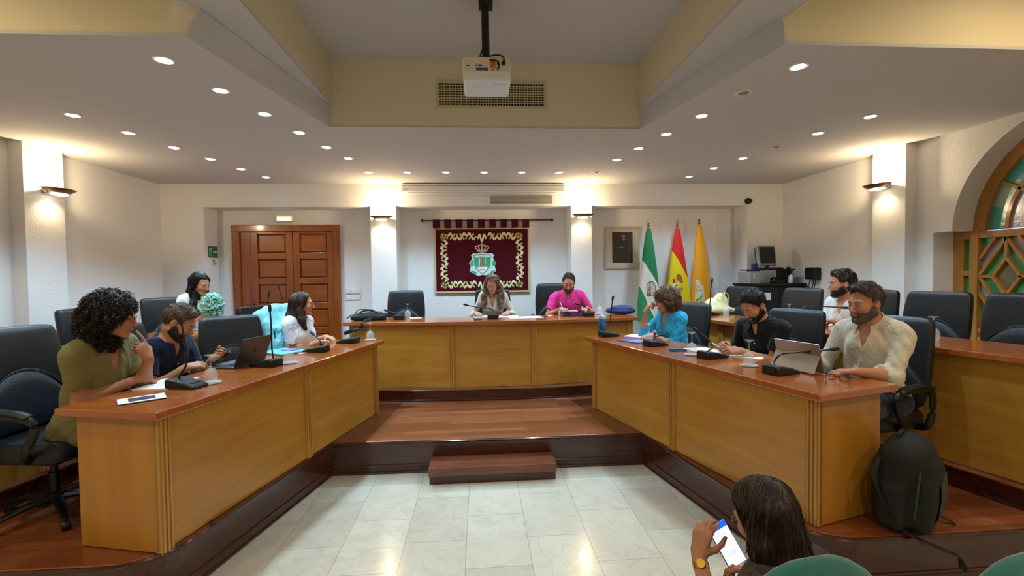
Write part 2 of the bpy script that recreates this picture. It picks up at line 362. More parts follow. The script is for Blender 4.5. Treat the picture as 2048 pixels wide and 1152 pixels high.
for i in range(4):
    for cz in (1.655, 1.655-2*hh_):
        cy = yA-hw_*(2*i+1)
        def D(q, k): return [(cy-hw_*q, cz), (cy, cz+hh_*q), (cy+hw_*q, cz), (cy, cz-hh_*q)][k % 4]
        for k in range(4):
            for q in (1, .5): clipbar(*D(q, k), *D(q, k+1), cy+hw_, cy-hw_)
            clipbar(*D(1.45, k), *D(1.45, k+1), cy+hw_, cy-hw_, .024)
            if cz > 1.2 or k in (0, 1): pane([D(.97, k), D(.97, k+1), D(.5, k+1), D(.5, k)], 0, .002)
            sy, sz = ((-1, 1), (1, 1), (1, -1), (-1, -1))[k]
            if cz > 1.2 or sz > 0: pane([(cy+sy*hw_, cz), (cy, cz+sz*hh_), (cy+sy*.45*hw_, cz+sz*hh_), (cy+sy*hw_, cz+sz*.45*hh_)], 1, .006)
        if cz > 1.2: pane([D(.5, k) for k in range(4)], 2, .002)
        clipbar(cy, cz+hh_*.5, cy, cz+hh_, cy+hw_, cy-hw_); clipbar(cy+hw_*.5, cz, cy+hw_, cz, cy+hw_, cy-hw_); clipbar(cy-hw_*.5, cz, cy-hw_, cz, cy+hw_, cy-hw_); clipbar(cy, cz-hh_*.5, cy, cz-hh_, cy+hw_, cy-hw_)
lat.build('lattice', M_winwood, win)
for k in range(12):                                  # fan of the arch
    a0, a1 = PI*k/12, PI*(k+1)/12
    for r0, r1, mi in ((.72, .93, (4, 5)[k % 2]), (.52, .72, 1), (.02, .52, (5, 2)[k % 2])):
        P4 = [(WC+WR*r*math.cos(a), ZS+WR*r*math.sin(a)*.98) for r, a in ((r0, a0), (r1, a0), (r1, a1), (r0, a1))]
        pane(P4, mi, .004)
for (n, c), m_ in zip(GC, PN):
    if m_.v: m_.build(n+'_panes', glassmat(n+'_glass', c), win)

# double door in the recess
dr = thing('door_1', None, None, (0, YB, 0)); tag(dr, 'varnished brown double door with five panels on each leaf, in the left recess', 'door', None, 'structure')
dx0, dx1, dz1 = -3.765, -2.165, 2.545
f_ = MB(); f_.bx(dx0, dx0+.115, -.07, .01, .42, dz1); f_.bx(dx1-.09, dx1, -.07, .01, .42, dz1); f_.bx(dx0-.002, dx1+.002, -.074, .01, dz1-.1, dz1+.002)
f_.bx(dx0+.115, dx0+.27, -.035, .01, .42, dz1-.1)
f_.build('door_frame', M_door, dr, bevel=.008)
mid = -2.87
for a, b, in ((dx0+.27, mid-.004), (mid+.004, dx1-.09)):
    lf = MB(); st = .10
    lf.bx(a, a+st, -.045, -.004, .43, dz1-.105); lf.bx(b-st, b, -.045, -.004, .43, dz1-.105)
    zs = [.43+.10+.387*i for i in range(6)]
    for z in zs: lf.bx(a+st, b-st, -.045, -.004, z-.055 if z > .6 else .43, z+.04)
    lf.bx(a+st, b-st, -.016, -.004, .43, dz1-.11)
    leaf = lf.build('door_leaf', M_door, dr, bevel=.006)
    for z0, z1 in zip(zs, zs[1:]):
        p = MB(); c = ((a+b)/2, -.022, (z0+.04+z1-.055)/2); sx, sz = (b-a-2*st)-.05, (z1-z0-.095)-.05
        x0, x1, q0, q1 = c[0]-sx/2, c[0]+sx/2, c[2]-sz/2, c[2]+sz/2; e = .022
        p.rings([[(x0-e, -.017, q0-e), (x1+e, -.017, q0-e), (x1+e, -.017, q1+e), (x0-e, -.017, q1+e)], [(x0, -.034, q0), (x1, -.034, q0), (x1, -.034, q1), (x0, -.034, q1)]])
        p.build('door_panel', M_doorh, leaf)
kn = MB(); kn.lathe([(.012, 0), (.012, .04), (.028, .05), (.03, .07), (.015, .08)], 16, (mid+.05, -.045, 1.48), (0, -1, 0)); kn.build('door_handle', M_brass, dr, smooth=True)
# cable trunking in the right recess
struct(MB().bx(3.93, 3.95, YB-.02, YB, .42, 2.77), 'trim_6', M_wall)
# ================================================================ DESKS
def offset_line(P, d, e0=0, e1=0):
    """polyline shifted to the right by d (negative = left); ends extended"""
    P = [Vector((x, y)) for x, y in P]; T = [(b-a).normalized() for a, b in zip(P, P[1:])]
    N = [Vector((t.y, -t.x)) for t in T]; o = []
    for i, p in enumerate(P):
        if i == 0: o.append(p+N[0]*d-T[0]*e0)
        elif i == len(P)-1: o.append(p+N[-1]*d+T[-1]*e1)
        else:
            n = (N[i-1]+N[i]); o.append(p+n*(d/(1+N[i-1].dot(N[i]))))
    return [(p.x, p.y) for p in o]

def desk(name, label, P, fz, H, depth, seams=(), ends=(True, True), enddepth=.5):
    root = thing(name, label, 'desk', (P[0][0], P[0][1], fz))
    ox, oy = P[0]; Q = [(x-ox, y-oy) for x, y in P]
    front = offset_line(Q, .065, .055, .055); rear = offset_line(Q, -depth, .055, .055)
    tt = MB().prism(front+rear[::-1], H-.042, H)
    tt.build('tabletop', M_top, root, bevel=.006)
    pil = []
    for i, (a, b) in enumerate(zip(Q, Q[1:])):
        a, b = Vector(a), Vector(b); L = (b-a).length; t = (b-a)/L; rz = math.atan2(t.y, t.x)
        cuts = [0]+[s*L for s in (seams[i] if i < len(seams) else ())]+[L]
        for c0, c1 in zip(cuts, cuts[1:]):
            o = MB().bx(c0+.002, c1-.002, 0, .022, .004, H-.042).build('front_panel', M_oak, root, loc=(a.x, a.y, 0), rot=(0, 0, rz), bevel=.002)
        for c in (cuts if i == 0 else cuts[1:]): pil.append((a+t*c, rz, c == 0 and i == 0, c == L and i == len(Q)-2))
    for p, rz, first, last in pil:
        m = MB(); x0 = 0 if first else (-.075 if last else -.037)
        m.bx(x0, x0+.075, -.012, .02, .002, H-.042)
        for k in range(3): m.bx(x0+.008+k*.023, x0+.022+k*.023, -.020, -.01, .002, H-.042)
        m.build('pilaster', M_oakpil, root, loc=(p.x, p.y, 0), rot=(0, 0, rz), bevel=.003)
    for e, (p, t) in enumerate(((Vector(Q[0]), Vector(Q[1])-Vector(Q[0])), (Vector(Q[-1]), Vector(Q[-1])-Vector(Q[-2])))):
        if ends[e]:
            rz = math.atan2(t.y, t.x); s = 0 if e == 0 else -.022
            MB().bx(s, s+.022, .0, enddepth, .006, H-.042).build('end_panel', M_oakend, root, loc=(p.x, p.y, 0), rot=(0, 0, rz), bevel=.002)
    return root
desk('council_desk', 'long oak front-row desk on the left of the aisle, with the laptop on it', [(-1.700, 2.515), (-1.105, 4.965)], .29, .77, .57, [(.515,)])
desk('council_desk', 'long oak front-row desk on the right of the aisle, with the tablet on it', [(1.200, 4.880), (1.886, 2.436)], .29, .77, .57, [(.51,)])
desk('council_desk', 'wide oak head desk facing the aisle under the maroon tapestry', [(-1.56, 5.62), (-.345, 5.415), (.630, 5.405), (1.87, 5.56)], .42, .78, .60, [(), (), ()])
desk('council_desk', 'oak back-row desk along the left wall in front of the door', [(-3.20, 2.48), (-2.69, 5.25), (-2.44, 6.25)], .42, .78, .57, [(.33, .66), (), ()])
desk('council_desk', 'oak back-row desk along the right wall in front of the arched window', [(2.44, 5.90), (2.66, 4.93), (3.32, 2.38)], .42, .78, .57, [(), (.17, .58)])

# loose step in front of the stage
st = thing('wooden_step', 'dark wooden loose step on the marble in front of the stage', 'step', (.085, 3.95, 0))
MB().bx(-.53, .53, -.12, .12, 0, .075).build('base', M_riser, st, bevel=.004)
MB().bx(-.535, .535, -.145, .12, .075, .145).build('tread', wood('step_tread_wood', '#5a2c18', '#7d452a', rough=.3, coat=.3), st, bevel=.006)

# ================================================================ LIGHTS
def lamp(name, kind, loc, power, color, parent=None, size=.04, spot=None, blend=.5, rot=None):
    l = bpy.data.lights.new(name, kind); l.energy = power; l.color = color
    if kind == 'AREA': l.size = size
    else: l.shadow_soft_size = size
    if spot: l.spot_size = math.radians(spot); l.spot_blend = blend
    o = bpy.data.objects.new(name, l); COL.objects.link(o); o.location = loc
    if rot: o.rotation_euler = rot
    if parent is not None: o.parent = parent
    return o
def downlight(x, y, lab, group, lit=True, z=ZC, power=None, color=COOL, spot=118):
    t = thing('downlight', lab, 'ceiling light', (x, y, z), 0, group)
    MB().lathe([(.060, 0), (.060, -.004), (.050, -.009), (.043, -.006), (.040, 0)], 24).build('trim_ring', M_white, t, smooth=True)
    MB().lathe([(.041, -.001), (.034, -.010), (.018, -.014), (.001, -.015)], 20).build('lamp_lens', M_lampglow if lit else M_steelgrey, t, smooth=True)
    if lit: lamp('lamp_light', 'SPOT', (0, 0, -.03), power or LAMP_W, color, t, .03, spot, .6)
    return t
inner_l = [(-1.945, 3.067), (-1.86, 3.54), (-1.77, 4.03), (-1.68, 4.53), (-1.59, 5.03), (-1.495, 5.50)]
outer_l = [(-3.335, 4.10), (-3.24, 4.58), (-3.145, 5.07), (-3.05, 5.55), (-2.965, 6.06), (-2.877, 6.54)]
inner_r = [(2.156, 3.0), (2.046, 3.46), (1.965, 3.97), (1.865, 4.50), (1.765, 5.01), (1.677, 5.52)]
outer_r = [(3.508, 3.94), (3.397, 4.44), (3.285, 4.93), (3.20, 5.43), (3.11, 5.95), (3.02, 6.48)]
ORD = ['nearest', 'second nearest', 'third', 'fourth', 'fifth', 'farthest']
for rowname, row, off in (('inner left row', inner_l, ()), ('outer left row by the wall', outer_l, ()), ('inner right row', inner_r, (1,)), ('outer right row by the window wall', outer_r, (2,))):
    for i, (x, y) in enumerate(row):
        lit = i not in off
        downlight(x, y, f'{"lit" if lit else "unlit"} round recessed downlight, {ORD[i]} of the {rowname}', 'recessed ceiling downlights', lit)
for i in range(7):
    lab = ['leftmost', 'second from the left', 'third from the left', 'middle', 'third from the right', 'second from the right', 'rightmost'][i]
    lit = i != 6
    downlight(-1.436+.505*i, 6.22, f'{"lit" if lit else "unlit"} round recessed downlight, {lab} of the row above the head desk', 'recessed ceiling downlights', lit)
# warm lamps over the public seats (behind and above the camera)
for x, y in ((-3.2, -.2), (-3.2, 1.7), (3.3, -.2), (3.3, 1.7)):
    downlight(x, y, 'warm recessed downlight in the raised ceiling over the public seats', 'hall downlights', True, 3.80, HALL_W, WARM, 165)
for x in (-.7, .9):
    downlight(x, -.6, 'recessed downlight in the middle ceiling tray over the public seats', 'tray downlights', True, Z3, HALL_W*1.0, (1, .9, .75), 150)

M_dish = mat('frosted_sconce_glass', '#efe3cc', .25, trans=.3, emit='#fff0cf', estr=.8)
def sconce(x, y, z, rz, lab):
    t = thing('wall_sconce', lab, 'wall lamp', (x, y, z), rz, 'dish wall lamps')   # local -y points into the room
    MB().bx(-.06, .06, -.05, 0, -.035, .03).build('wall_bracket', M_chrome, t, bevel=.006)
    R = [[(r*math.cos(2*PI*k/32), -.115+r*.62*math.sin(2*PI*k/32), zz) for k in range(32)] for r, zz in ((.03, -.035), (.10, -.022), (.15, .004), (.172, .02), (.165, .022), (.10, -.008), (.03, -.02))]
    MB().rings(R).build('dish', mat('bronze_sconce_metal', '#8a6a4a', .3, metal=.7) if 'bronze_sconce_metal' not in bpy.data.materials else bpy.data.materials['bronze_sconce_metal'], t, smooth=True)
    MB().rings([[(r*math.cos(2*PI*k/24), -.115+r*.62*math.sin(2*PI*k/24), zz) for k in range(24)] for r, zz in ((.09, -.026), (.075, -.042), (.03, -.048))]).build('glass_lens', M_warmglow, t, smooth=True)
    MB().lathe([(.012, 0), (.014, .02), (.010, .05), (.001, .055)], 12, (0, -.10, 0)).build('bulb', M_warmglow, t, smooth=True)
    lamp('bulb_light', 'POINT', (0, -.10, .085), SCONCE_W, WARM, t, .03)
    lamp('lens_light', 'SPOT', (0, -.10, -.06), SCONCE_W*.35, WARM, t, .03, 150, .8, (0, 0, 0))
    return t
sconce(-1.42, YP-.02, 2.60, 0, 'glowing dish wall lamp on the pillar left of the tapestry')
sconce(1.565, YP-.02, 2.615, 0, 'glowing dish wall lamp on the pillar right of the tapestry')
sconce(-4.44, 5.12, 2.665, PI/2, 'glowing dish wall lamp on the left wall pilaster')
sconce(4.67, 5.02, 2.69, -PI/2, 'glowing dish wall lamp on the right wall pilaster near the arched window')

# ================================================================ CHAIRS
def pad(profile, thick, bend=0, n=14, crown=.35, back=.25):
    """upholstered pad: profile = [(z, half width)], front bulges towards -y; returns rings for MB.rings"""
    R = []
    for i, (z, hw) in enumerate(profile):
        t = thick*(1 if 0 < i < len(profile)-1 else .35); r = []
        for k in range(2*n):
            a = 2*PI*k/(2*n); ca, sa = math.cos(a), math.sin(a)
            x = hw*math.copysign(abs(ca)**.38, ca); y = -t/2*math.copysign(abs(sa)**.6, sa)
            y += -bend*(x/max(hw, .01))**2*(.03)
            r.append((x, y, z))
        R.append(r)
    return R
CH = {}
def executive_chair(loc, rz, lab, recline=.12, sc=1.0, group='black leather council chairs'):
    if 'c' in CH:
        r = copy_tree(CH['c']); r.location = loc; r.rotation_euler = (0, 0, rz); r.scale = (sc*.92, sc, sc); r['label'] = lab; return r
    t = thing('office_chair', lab, 'chair', loc, rz, group); CH['c'] = t     # faces local -y
    # backrest: tall, slightly wider at mid height, leaning back
    prof = [(.50, .20), (.515, .235), (.56, .255), (.66, .275), (.78, .285), (.90, .283), (1.00, .276), (1.07, .268), (1.10, .255), (1.115, .225)]
    def lean(v): x, y, z = v; return (x, y+.20+(z-.5)*.20-.05*math.sin((z-.5)*3.4), z)
    bk = MB().rings([[lean(p) for p in r] for r in pad(prof, .095, 1)])
    # creases of the upholstery
    b = bk.build('backrest', M_leather, t, smooth=True, sub=1)
    lp = MB(); NX = 18; top = lambda x: .86-.19*abs(x/.262)**2.1
    rows = []
    for iz in range(9):
        row = []
        for ix in range(NX+1):
            x = -.262+.524*ix/NX; z0 = .53; z = z0+(top(x)-z0)*iz/8
            e = min(1, ix/2.5, (NX-ix)/2.5, iz/1.5+.2, (8-iz)/1.5)
            row.append(lean((x, -.052-.028*math.sqrt(max(0, e))-.03*(x/.262)**2*0, z)))
        rows.append(row)
    n0 = len(rows[0])
    lp.rings(rows, cap=False, closed=False)
    lp.build('lumbar_pad', M_leather2, t, smooth=True)
    pp = MB().tube([lean((-.262+.524*i/24, -.062, top(-.262+.524*i/24)+.004)) for i in range(25)], .0045, 6)
    pp.build('piping', M_leather, t, smooth=True)
    pp = MB().tube([lean((x, -.045, z)) for x, z in [(-.262, .98), (-.2, .985), (-.1, .99), (0, .992), (.1, .99), (.2, .985), (.262, .98)]], .004, 6)
    pp.build('piping', M_leather, t, smooth=True)
    se = MB().rings([[(x*k, y*k-.03+(1-k)*0, z) for x, y in [( .27*math.copysign(abs(math.cos(2*PI*i/36))**.45, math.cos(2*PI*i/36)), .265*math.copysign(abs(math.sin(2*PI*i/36))**.45, math.sin(2*PI*i/36))) for i in range(36)]] for k, z in ((.86, .385), (.95, .395), (1, .43), (.985, .475), (.9, .50), (.5, .505), (.05, .497))])
    se.build('seat', M_leather, t, smooth=True)
    MB().bx(-.14, .14, -.16, .14, .345, .39).build('seat_mechanism', M_blackpl, t, bevel=.01)
    for s in (-1, 1):
        ar = MB(); P = catmull([(s*.20, .10, .40), (s*.31, .10, .42), (s*.325, .13, .56), (s*.325, .10, .655), (s*.325, -.05, .675), (s*.325, -.20, .655), (s*.325, -.235, .60), (s*.315, -.16, .46), (s*.20, -.10, .40)], 5)
        ar.tube(P, .018, 8, 1.4); a = ar.build('armrest', M_blackpl, t, smooth=True)
        MB().tube(catmull([(s*.325, .13, .668), (s*.325, 0, .695), (s*.325, -.13, .69), (s*.325, -.21, .67)], 5), [.02]+[.031]*13+[.03, .02], 10, .5).build('arm_pad', M_leather, a, smooth=True)
    cl = MB().lathe([(.05, .10), (.05, .14), (.029, .15), (.029, .26), (.02, .262), (.02, .35)], 16); cl.build('gas_column', M_blackpl, t, smooth=True)
    ba = MB()
    for k in range(5):
        a = 2*PI*k/5+.3; c, s = math.cos(a), math.sin(a)
        ba.tube([(0.02*c, .02*s, .115), (.15*c, .15*s, .105), (.285*c, .285*s, .075)], [.034, .027, .020], 8, .75)
        w = MB(); w.lathe([(.006, -.022), (.024, -.02), (.027, -.01), (.027, .01), (.024, .02), (.006, .022)], 14, (.285*c, .285*s, .0275), (-s, c, 0)); w.tube([(.285*c, .285*s, .03), (.285*c, .285*s, .075)], .012, 8)
        w.build('caster', M_blackpl, t, smooth=True)
    ba.lathe([(.045, .085), (.05, .10), (.045, .13), (.03, .135)], 14)
    ba.build('star_base', M_blackpl, t, smooth=True)
    t.scale = (sc*.92, sc, sc)
    return t
def facing(dx, dy): return math.atan2(dy, dx)+PI/2          # rotation that turns local -y towards (dx, dy)
L1 = lambda s, d: (-1.700+.235*s-.972*d, 2.515+.972*s+.235*d)
R1 = lambda s, d: (1.886-.271*s+.963*d, 2.436+.963*s+.271*d)
L2 = lambda s, d: (-3.12+.157*s-.987*d, 2.48+.987*s+.157*d)
R2 = lambda s, d: (3.30-.243*s+.970*d, 2.38+.970*s+.243*d)
fL1, fR1, fL2, fR2 = (.972, -.235), (-.963, -.271), (.987, -.157), (-.970, -.243)
def chair(xy, f, fz, lab, turn=0, sc=1.0): return executive_chair((xy[0], xy[1], fz), facing(*f)+turn, lab, sc=sc)
chair(L1(.26, 1.03), fL1, .29, 'black leather office chair of the olive-shirted person, at the left edge', .12, 1.05)
chair((-2.58, 3.67), fL1, .29, 'black leather office chair behind the person in the navy polo', 0)
chair((-2.07, 4.13), fL1, .29, 'empty black leather office chair behind the open laptop', -.55)
chair((-1.80, 4.775), (.96, -.28), .29, 'black leather office chair draped with the light blue jacket', 0)
chair(R1(.36, .98), fR1, .29, 'black leather office chair of the grey-bearded person at the tablet', 0)
chair(R1(1.10, .98), fR1, .29, 'black leather office chair behind the person in the black polo', .1)
chair(R1(2.25, .86), fR1, .29, 'black leather office chair of the person in the bright blue sweater', .1)
chair(L2(2.20, .95), fL2, .42, 'empty black leather office chair by the left wall, behind the curly-haired head', 0, .94)
chair((-3.36, 5.41), (.93, -.36), .42, 'black leather office chair of the dark-haired person in white by the left pier', 0)
chair(R2(.68, .95), fR2, .42, 'black leather office chair at the right edge, in front of the lattice window', 0)
chair(R2(1.27, .95), fR2, .42, 'empty black leather office chair behind the upturned glass nearest the arched window', 0)
chair(R2(1.87, 1.0), fR2, .42, 'black leather office chair of the dark-bearded person on the right back row', 0)
chair(R2(2.62, .95), fR2, .42, 'empty black leather office chair in front of the black cabinet', 0)
chair(R2(3.50, .95), fR2, .42, 'empty black leather office chair behind the cream handbag', .15)
chair((-1.02, 6.42), (0, -1), .42, 'empty black leather office chair at the head desk, left of the tapestry centre', .12)
chair((.18, 6.42), (0, -1), .42, 'black leather office chair of the long-haired person at the head desk', 0)
chair((1.06, 6.50), (0.0, -1), .42, 'taller black leather office chair of the person in the pink polo', -.1, 1.06)
# ================================================================ IMPLICIT SURFACES (smoothly blended organic shapes)
V3 = lambda *a: np.array(a, float)
class SDF:
    def __init__(s): s.ops = []
    def _a(s, fn, lo, hi, k, op): s.ops.append((fn, np.minimum(lo, hi), np.maximum(lo, hi), k, op)); return s
    def cone(s, a, b, ra, rb, k=.02, op='u', flat=None):
        """round cone from a to b; flat=(axis vector, factor) squashes the section along that axis"""
        a, b = np.array(a, float), np.array(b, float); d = b-a; L2_ = max(d@d, 1e-12)
        def fn(p):
            q = p-a
            if flat is not None:
                n = np.array(flat[0], float); n /= np.linalg.norm(n); h = q@n; hh = n@d
                t = np.clip((q@d)/L2_, 0, 1); e = q-t[..., None]*d; eh = e@n
                return np.sqrt(np.maximum((e*e).sum(-1)-eh*eh, 0)+(eh*flat[1])**2)-(ra+(rb-ra)*t)
            t = np.clip((q@d)/L2_, 0, 1)
            return np.linalg.norm(q-t[..., None]*d, axis=-1)-(ra+(rb-ra)*t)
        r = max(ra, rb)*1.02
        return s._a(fn, np.minimum(a, b)-r, np.maximum(a, b)+r, k, op)
    def ell(s, c, r, R=None, k=.02, op='u'):
        c, r = np.array(c, float), np.array(r, float); M = None if R is None else np.array(R, float)   # columns = axes
        def fn(p):
            q = p-c
            if M is not None: q = q@M
            k0 = np.linalg.norm(q/r, axis=-1); k1 = np.linalg.norm(q/(r*r), axis=-1)
            return k0*(k0-1)/np.maximum(k1, 1e-9)
        e = r if M is None else np.abs(M)@r
        return s._a(fn, c-e, c+e, k, op)
    def rbox(s, c, h, rd, R=None, k=.02, op='u'):
        c, h = np.array(c, float), np.array(h, float)-rd; M = None if R is None else np.array(R, float)
        def fn(p):
            q = p-c
            if M is not None: q = q@M
            q = np.abs(q)-h
            return np.linalg.norm(np.maximum(q, 0), axis=-1)+np.minimum(q.max(-1), 0)-rd
        e = (h+rd) if M is None else np.abs(M)@(h+rd)
        return s._a(fn, c-e, c+e, k, op)
    def half(s, c, n, k=.004, lo=None, hi=None):
        """cut away everything on the side n points to (inside the box lo..hi)"""
        c, n = np.array(c, float), np.array(n, float); n = n/np.linalg.norm(n)
        return s._a(lambda p: (p-c)@n, V3(-9, -9, -9) if lo is None else np.array(lo, float), V3(9, 9, 9) if hi is None else np.array(hi, float), k, 'h')
    def noise(s, amp, freq, seed=0, stretch=(1, 1, 1), lo=None, hi=None):
        rng = np.random.RandomState(seed); F_ = rng.normal(size=(7, 3))*freq*np.array(stretch); ph = rng.rand(7)*6.28
        def fn(p):
            o = 0
            for f, h in zip(F_, ph): o = o+np.sin(p@f+h)
            return amp*np.tanh(o/3.2)*1.3
        return s._a(fn, V3(-9, -9, -9) if lo is None else np.array(lo, float), V3(9, 9, 9) if hi is None else np.array(hi, float), 0, 'n')
    def mesh(s, res, name='m'):
        lo = np.min([o[1] for o in s.ops if o[4] == 'u'], 0)-res*3-.01; hi = np.max([o[2] for o in s.ops if o[4] == 'u'], 0)+res*3+.01
        n = np.ceil((hi-lo)/res).astype(int)+1
        f = np.full(n, .09, np.float32)
        ax = [lo[i]+np.arange(n[i])*res for i in range(3)]
        for fn, a, b, k, op in s.ops:
            m = k+2.5*res
            i0 = np.clip(np.floor((a-m-lo)/res).astype(int), 0, n-1); i1 = np.clip(np.ceil((b+m-lo)/res).astype(int)+1, 1, n)
            if (i1 <= i0).any(): continue
            sl = tuple(slice(x, y) for x, y in zip(i0, i1))
            g = f[sl]
            if op in 'nh':                                # evaluate only near the surface
                idx = np.nonzero(g < .05)
                if not len(idx[0]): continue
                p = np.stack([ax[i][i0[i]:i1[i]][idx[i]] for i in range(3)], -1)
                d = fn(p).astype(np.float32); v = g[idx]
                if op == 'n': g[idx] = v+d
                else:
                    h = np.maximum(k-np.abs(v-d), 0)/max(k, 1e-6); g[idx] = np.maximum(v, d)+h*h*k*.25
                continue
            P = np.stack(np.meshgrid(*[ax[i][i0[i]:i1[i]] for i in range(3)], indexing='ij'), -1)
            d = fn(P).astype(np.float32)
            if op == 'u':
                h = np.maximum(k-np.abs(g-d), 0)/max(k, 1e-6); f[sl] = np.minimum(g, d)-h*h*k*.25
            else:
                d = -d; h = np.maximum(k-np.abs(g-d), 0)/max(k, 1e-6); f[sl] = np.maximum(g, d)+h*h*k*.25
        return surface_nets(f, lo, res, name)

def surface_nets(f, lo, res, name):
    ins = f < 0
    c = np.zeros(np.array(f.shape)-1, np.int8)
    for i in (0, 1):
        for j in (0, 1):
            for k in (0, 1): c += ins[i:f.shape[0]-1+i, j:f.shape[1]-1+j, k:f.shape[2]-1+k]
    I = np.argwhere((c > 0) & (c < 8)); del c
    cor = [(i, j, k) for i in (0, 1) for j in (0, 1) for k in (0, 1)]
    val = {q: f[I[:, 0]+q[0], I[:, 1]+q[1], I[:, 2]+q[2]] for q in cor}
    acc = np.zeros((len(I), 3)); cnt = np.zeros(len(I))
    for q in cor:
        for d in range(3):
            if q[d]: continue
            r = list(q); r[d] = 1; r = tuple(r); a, b = val[q], val[r]
            m = (a < 0) != (b < 0)
            t = np.where(m, a/np.where(m, a-b, 1), 0)
            p = np.tile(np.array(q, float), (len(I), 1)); p[:, d] += t
            acc += p*m[:, None]; cnt += m
    V = lo+(I+acc/np.maximum(cnt, 1)[:, None])*res
    lut = np.full(np.array(f.shape)-1, -1, np.int32); lut[I[:, 0], I[:, 1], I[:, 2]] = np.arange(len(I))
    Fs = []
    for d in range(3):
        u, v = [(1, 2), (2, 0), (0, 1)][d]
        s0 = [slice(None)]*3; s1 = [slice(None)]*3; s0[d] = slice(0, -1); s1[d] = slice(1, None)
        m = ins[tuple(s0)] != ins[tuple(s1)]
        E = np.argwhere(m); E = E[(E[:, u] > 0) & (E[:, v] > 0) & (E[:, u] < f.shape[u]-1) & (E[:, v] < f.shape[v]-1)]
        if not len(E): continue
        def g(du, dv):
            q = E.copy(); q[:, u] += du; q[:, v] += dv; return lut[q[:, 0], q[:, 1], q[:, 2]]
        Q = np.stack([g(-1, -1), g(0, -1), g(0, 0), g(-1, 0)], 1)
        fl = ~ins[E[:, 0], E[:, 1], E[:, 2]]; Q[fl] = Q[fl][:, ::-1]
        Fs.append(Q)
    Q = np.concatenate(Fs); Q = Q[(Q >= 0).all(1)]
    return np_mesh(V, Q, name)
def np_mesh(V, Q, name):
    me = bpy.data.meshes.new(name); me.vertices.add(len(V)); me.vertices.foreach_set('co', V.astype(np.float32).ravel())
    me.loops.add(Q.size); me.loops.foreach_set('vertex_index', Q.astype(np.int32).ravel())
    me.polygons.add(len(Q)); me.polygons.foreach_set('loop_start', np.arange(0, Q.size, Q.shape[1], dtype=np.int32))
    me.update(calc_edges=True); me.validate()
    me.polygons.foreach_set('use_smooth', [True]*len(me.polygons))
    return me
# ================================================================ FIXTURES AND SMALL THINGS
# ---- projector on its ceiling pole
pj = thing('projector', 'white ceiling projector hanging from a black pole in the middle tray', 'projector', (.072, 3.36, 3.06))
MB().bx(-.165, .165, -.16, .14, .012, .165).build('housing', M_white, pj, bevel=.014)
MB().bx(-.16, .16, -.157, .137, .004, .03).build('underside', mat('projector_underside', '#dfe6ee', .3), pj, bevel=.01)
pp = MB(); pp.bx(-.155, .155, -.1645, -.158, .062, .160); pp.build('port_panel', mat('projector_port_panel', '#ded2ba', .5), pj, bevel=.003)
for nm, x0, x1, z0, z1, c in (('vga_port', -.075, .008, .072, .088, '#4a4a86'), ('lan_port', .022, .058, .09, .135, '#c8643c'), ('power_inlet', .100, .128, .108, .135, '#17130f'), ('serial_port', -.14, -.12, .1, .106, '#2a241c'), ('hdmi_port', -.06, -.035, .101, .109, '#2a241c'), ('usb_port', .068, .073, .112, .128, '#3a1a12'), ('audio_port', .03, .046, .076, .083, '#2a241c'), ('audio_port', -.075, -.07, .10, .112, '#2a241c')):
    MB().bx(x0, x1, -.168, -.16, z0, z1).build(nm, mat('port_'+c[1:], c, .5) if 'port_'+c[1:] not in bpy.data.materials else bpy.data.materials['port_'+c[1:]], pj)
lg = MB(); 
for i in range(3): lg.bx(-.105, -.035, -.11+i*.03, -.107+i*.03, .0035, .0045)
lg.bx(.05, .13, -.105, -.096, .0035, .0045)
lg.build('printed_label', mat('label_grey', '#a9b4c4', .6), pj)
MB().lathe([(.045, 0), (.045, .05), (.03, .06)], 20, (.08, .14, .085), (0, 1, 0)).build('lens', M_blackpl, pj, smooth=True)
pl = MB().tube([(0, 0, .165), (0, 0, .60)], .024, 14); pl.tube([(-.012, -.012, .165), (-.014, -.012, .6)], .018, 8); pl.build('pole', M_blackm, pj, smooth=True)
MB().bx(-.05, .05, -.05, .05, .585, .66).build('ceiling_mount', M_blackm, pj, bevel=.008)
cb = MB().tube(catmull([(-.03, -.02, .28), (-.05, -.06, .19), (-.02, -.12, .158), (.03, -.17, .14), (.075, -.19, .12), (.078, -.185, .085), (.07, -.168, .08)], 6), .0055, 8)
cb.tube(catmull([(-.04, -.05, .22), (-.06, -.10, .172), (0, -.15, .17), (.07, -.185, .168), (.112, -.18, .155), (.114, -.168, .12)], 6), .0055, 8)
cb.build('cable', M_blackpl, pj, smooth=True)

# ---- grilles
def grille(name, lab, x0, x1, z0, z1, y, nx, nz, split=True, fw_=.022, slat='#cbbd97'):
    t = thing(name, lab, 'vent grille', ((x0+x1)/2, y, (z0+z1)/2)); w_, h_ = (x1-x0)/2, (z1-z0)/2
    MB().bx(-w_, w_, -.004, -.001, -h_, h_).build('dark_duct', M_dark, t)
    f = MB(); f.bx(-w_-fw_, w_+fw_, -.012, -.001, h_, h_+fw_); f.bx(-w_-fw_, w_+fw_, -.012, -.001, -h_-fw_, -h_); f.bx(-w_-fw_, -w_, -.012, -.001, -h_, h_); f.bx(w_, w_+fw_, -.012, -.001, -h_, h_)
    if split: f.bx(-.004, .004, -.013, -.001, -h_, h_)
    mm = mat(name+'_paint', slat, .6)
    f.build('frame', mm, t); g = MB()
    for i in range(1, nz): z = -h_+2*h_*i/nz; g.bx(-w_, w_, -.010, -.005, z-.0045, z+.0045)
    for i in range(1, nx): x = -w_+2*w_*i/nx; g.bx(x-.0028, x+.0028, -.0085, -.004, -h_, h_)
    g.build('louvre_grid', mm, t)
grille('air_grille', 'wide cream air grille with dark louvres in the tray face behind the projector', -.352, .626, 3.312, 3.515, 4.36, 38, 9)
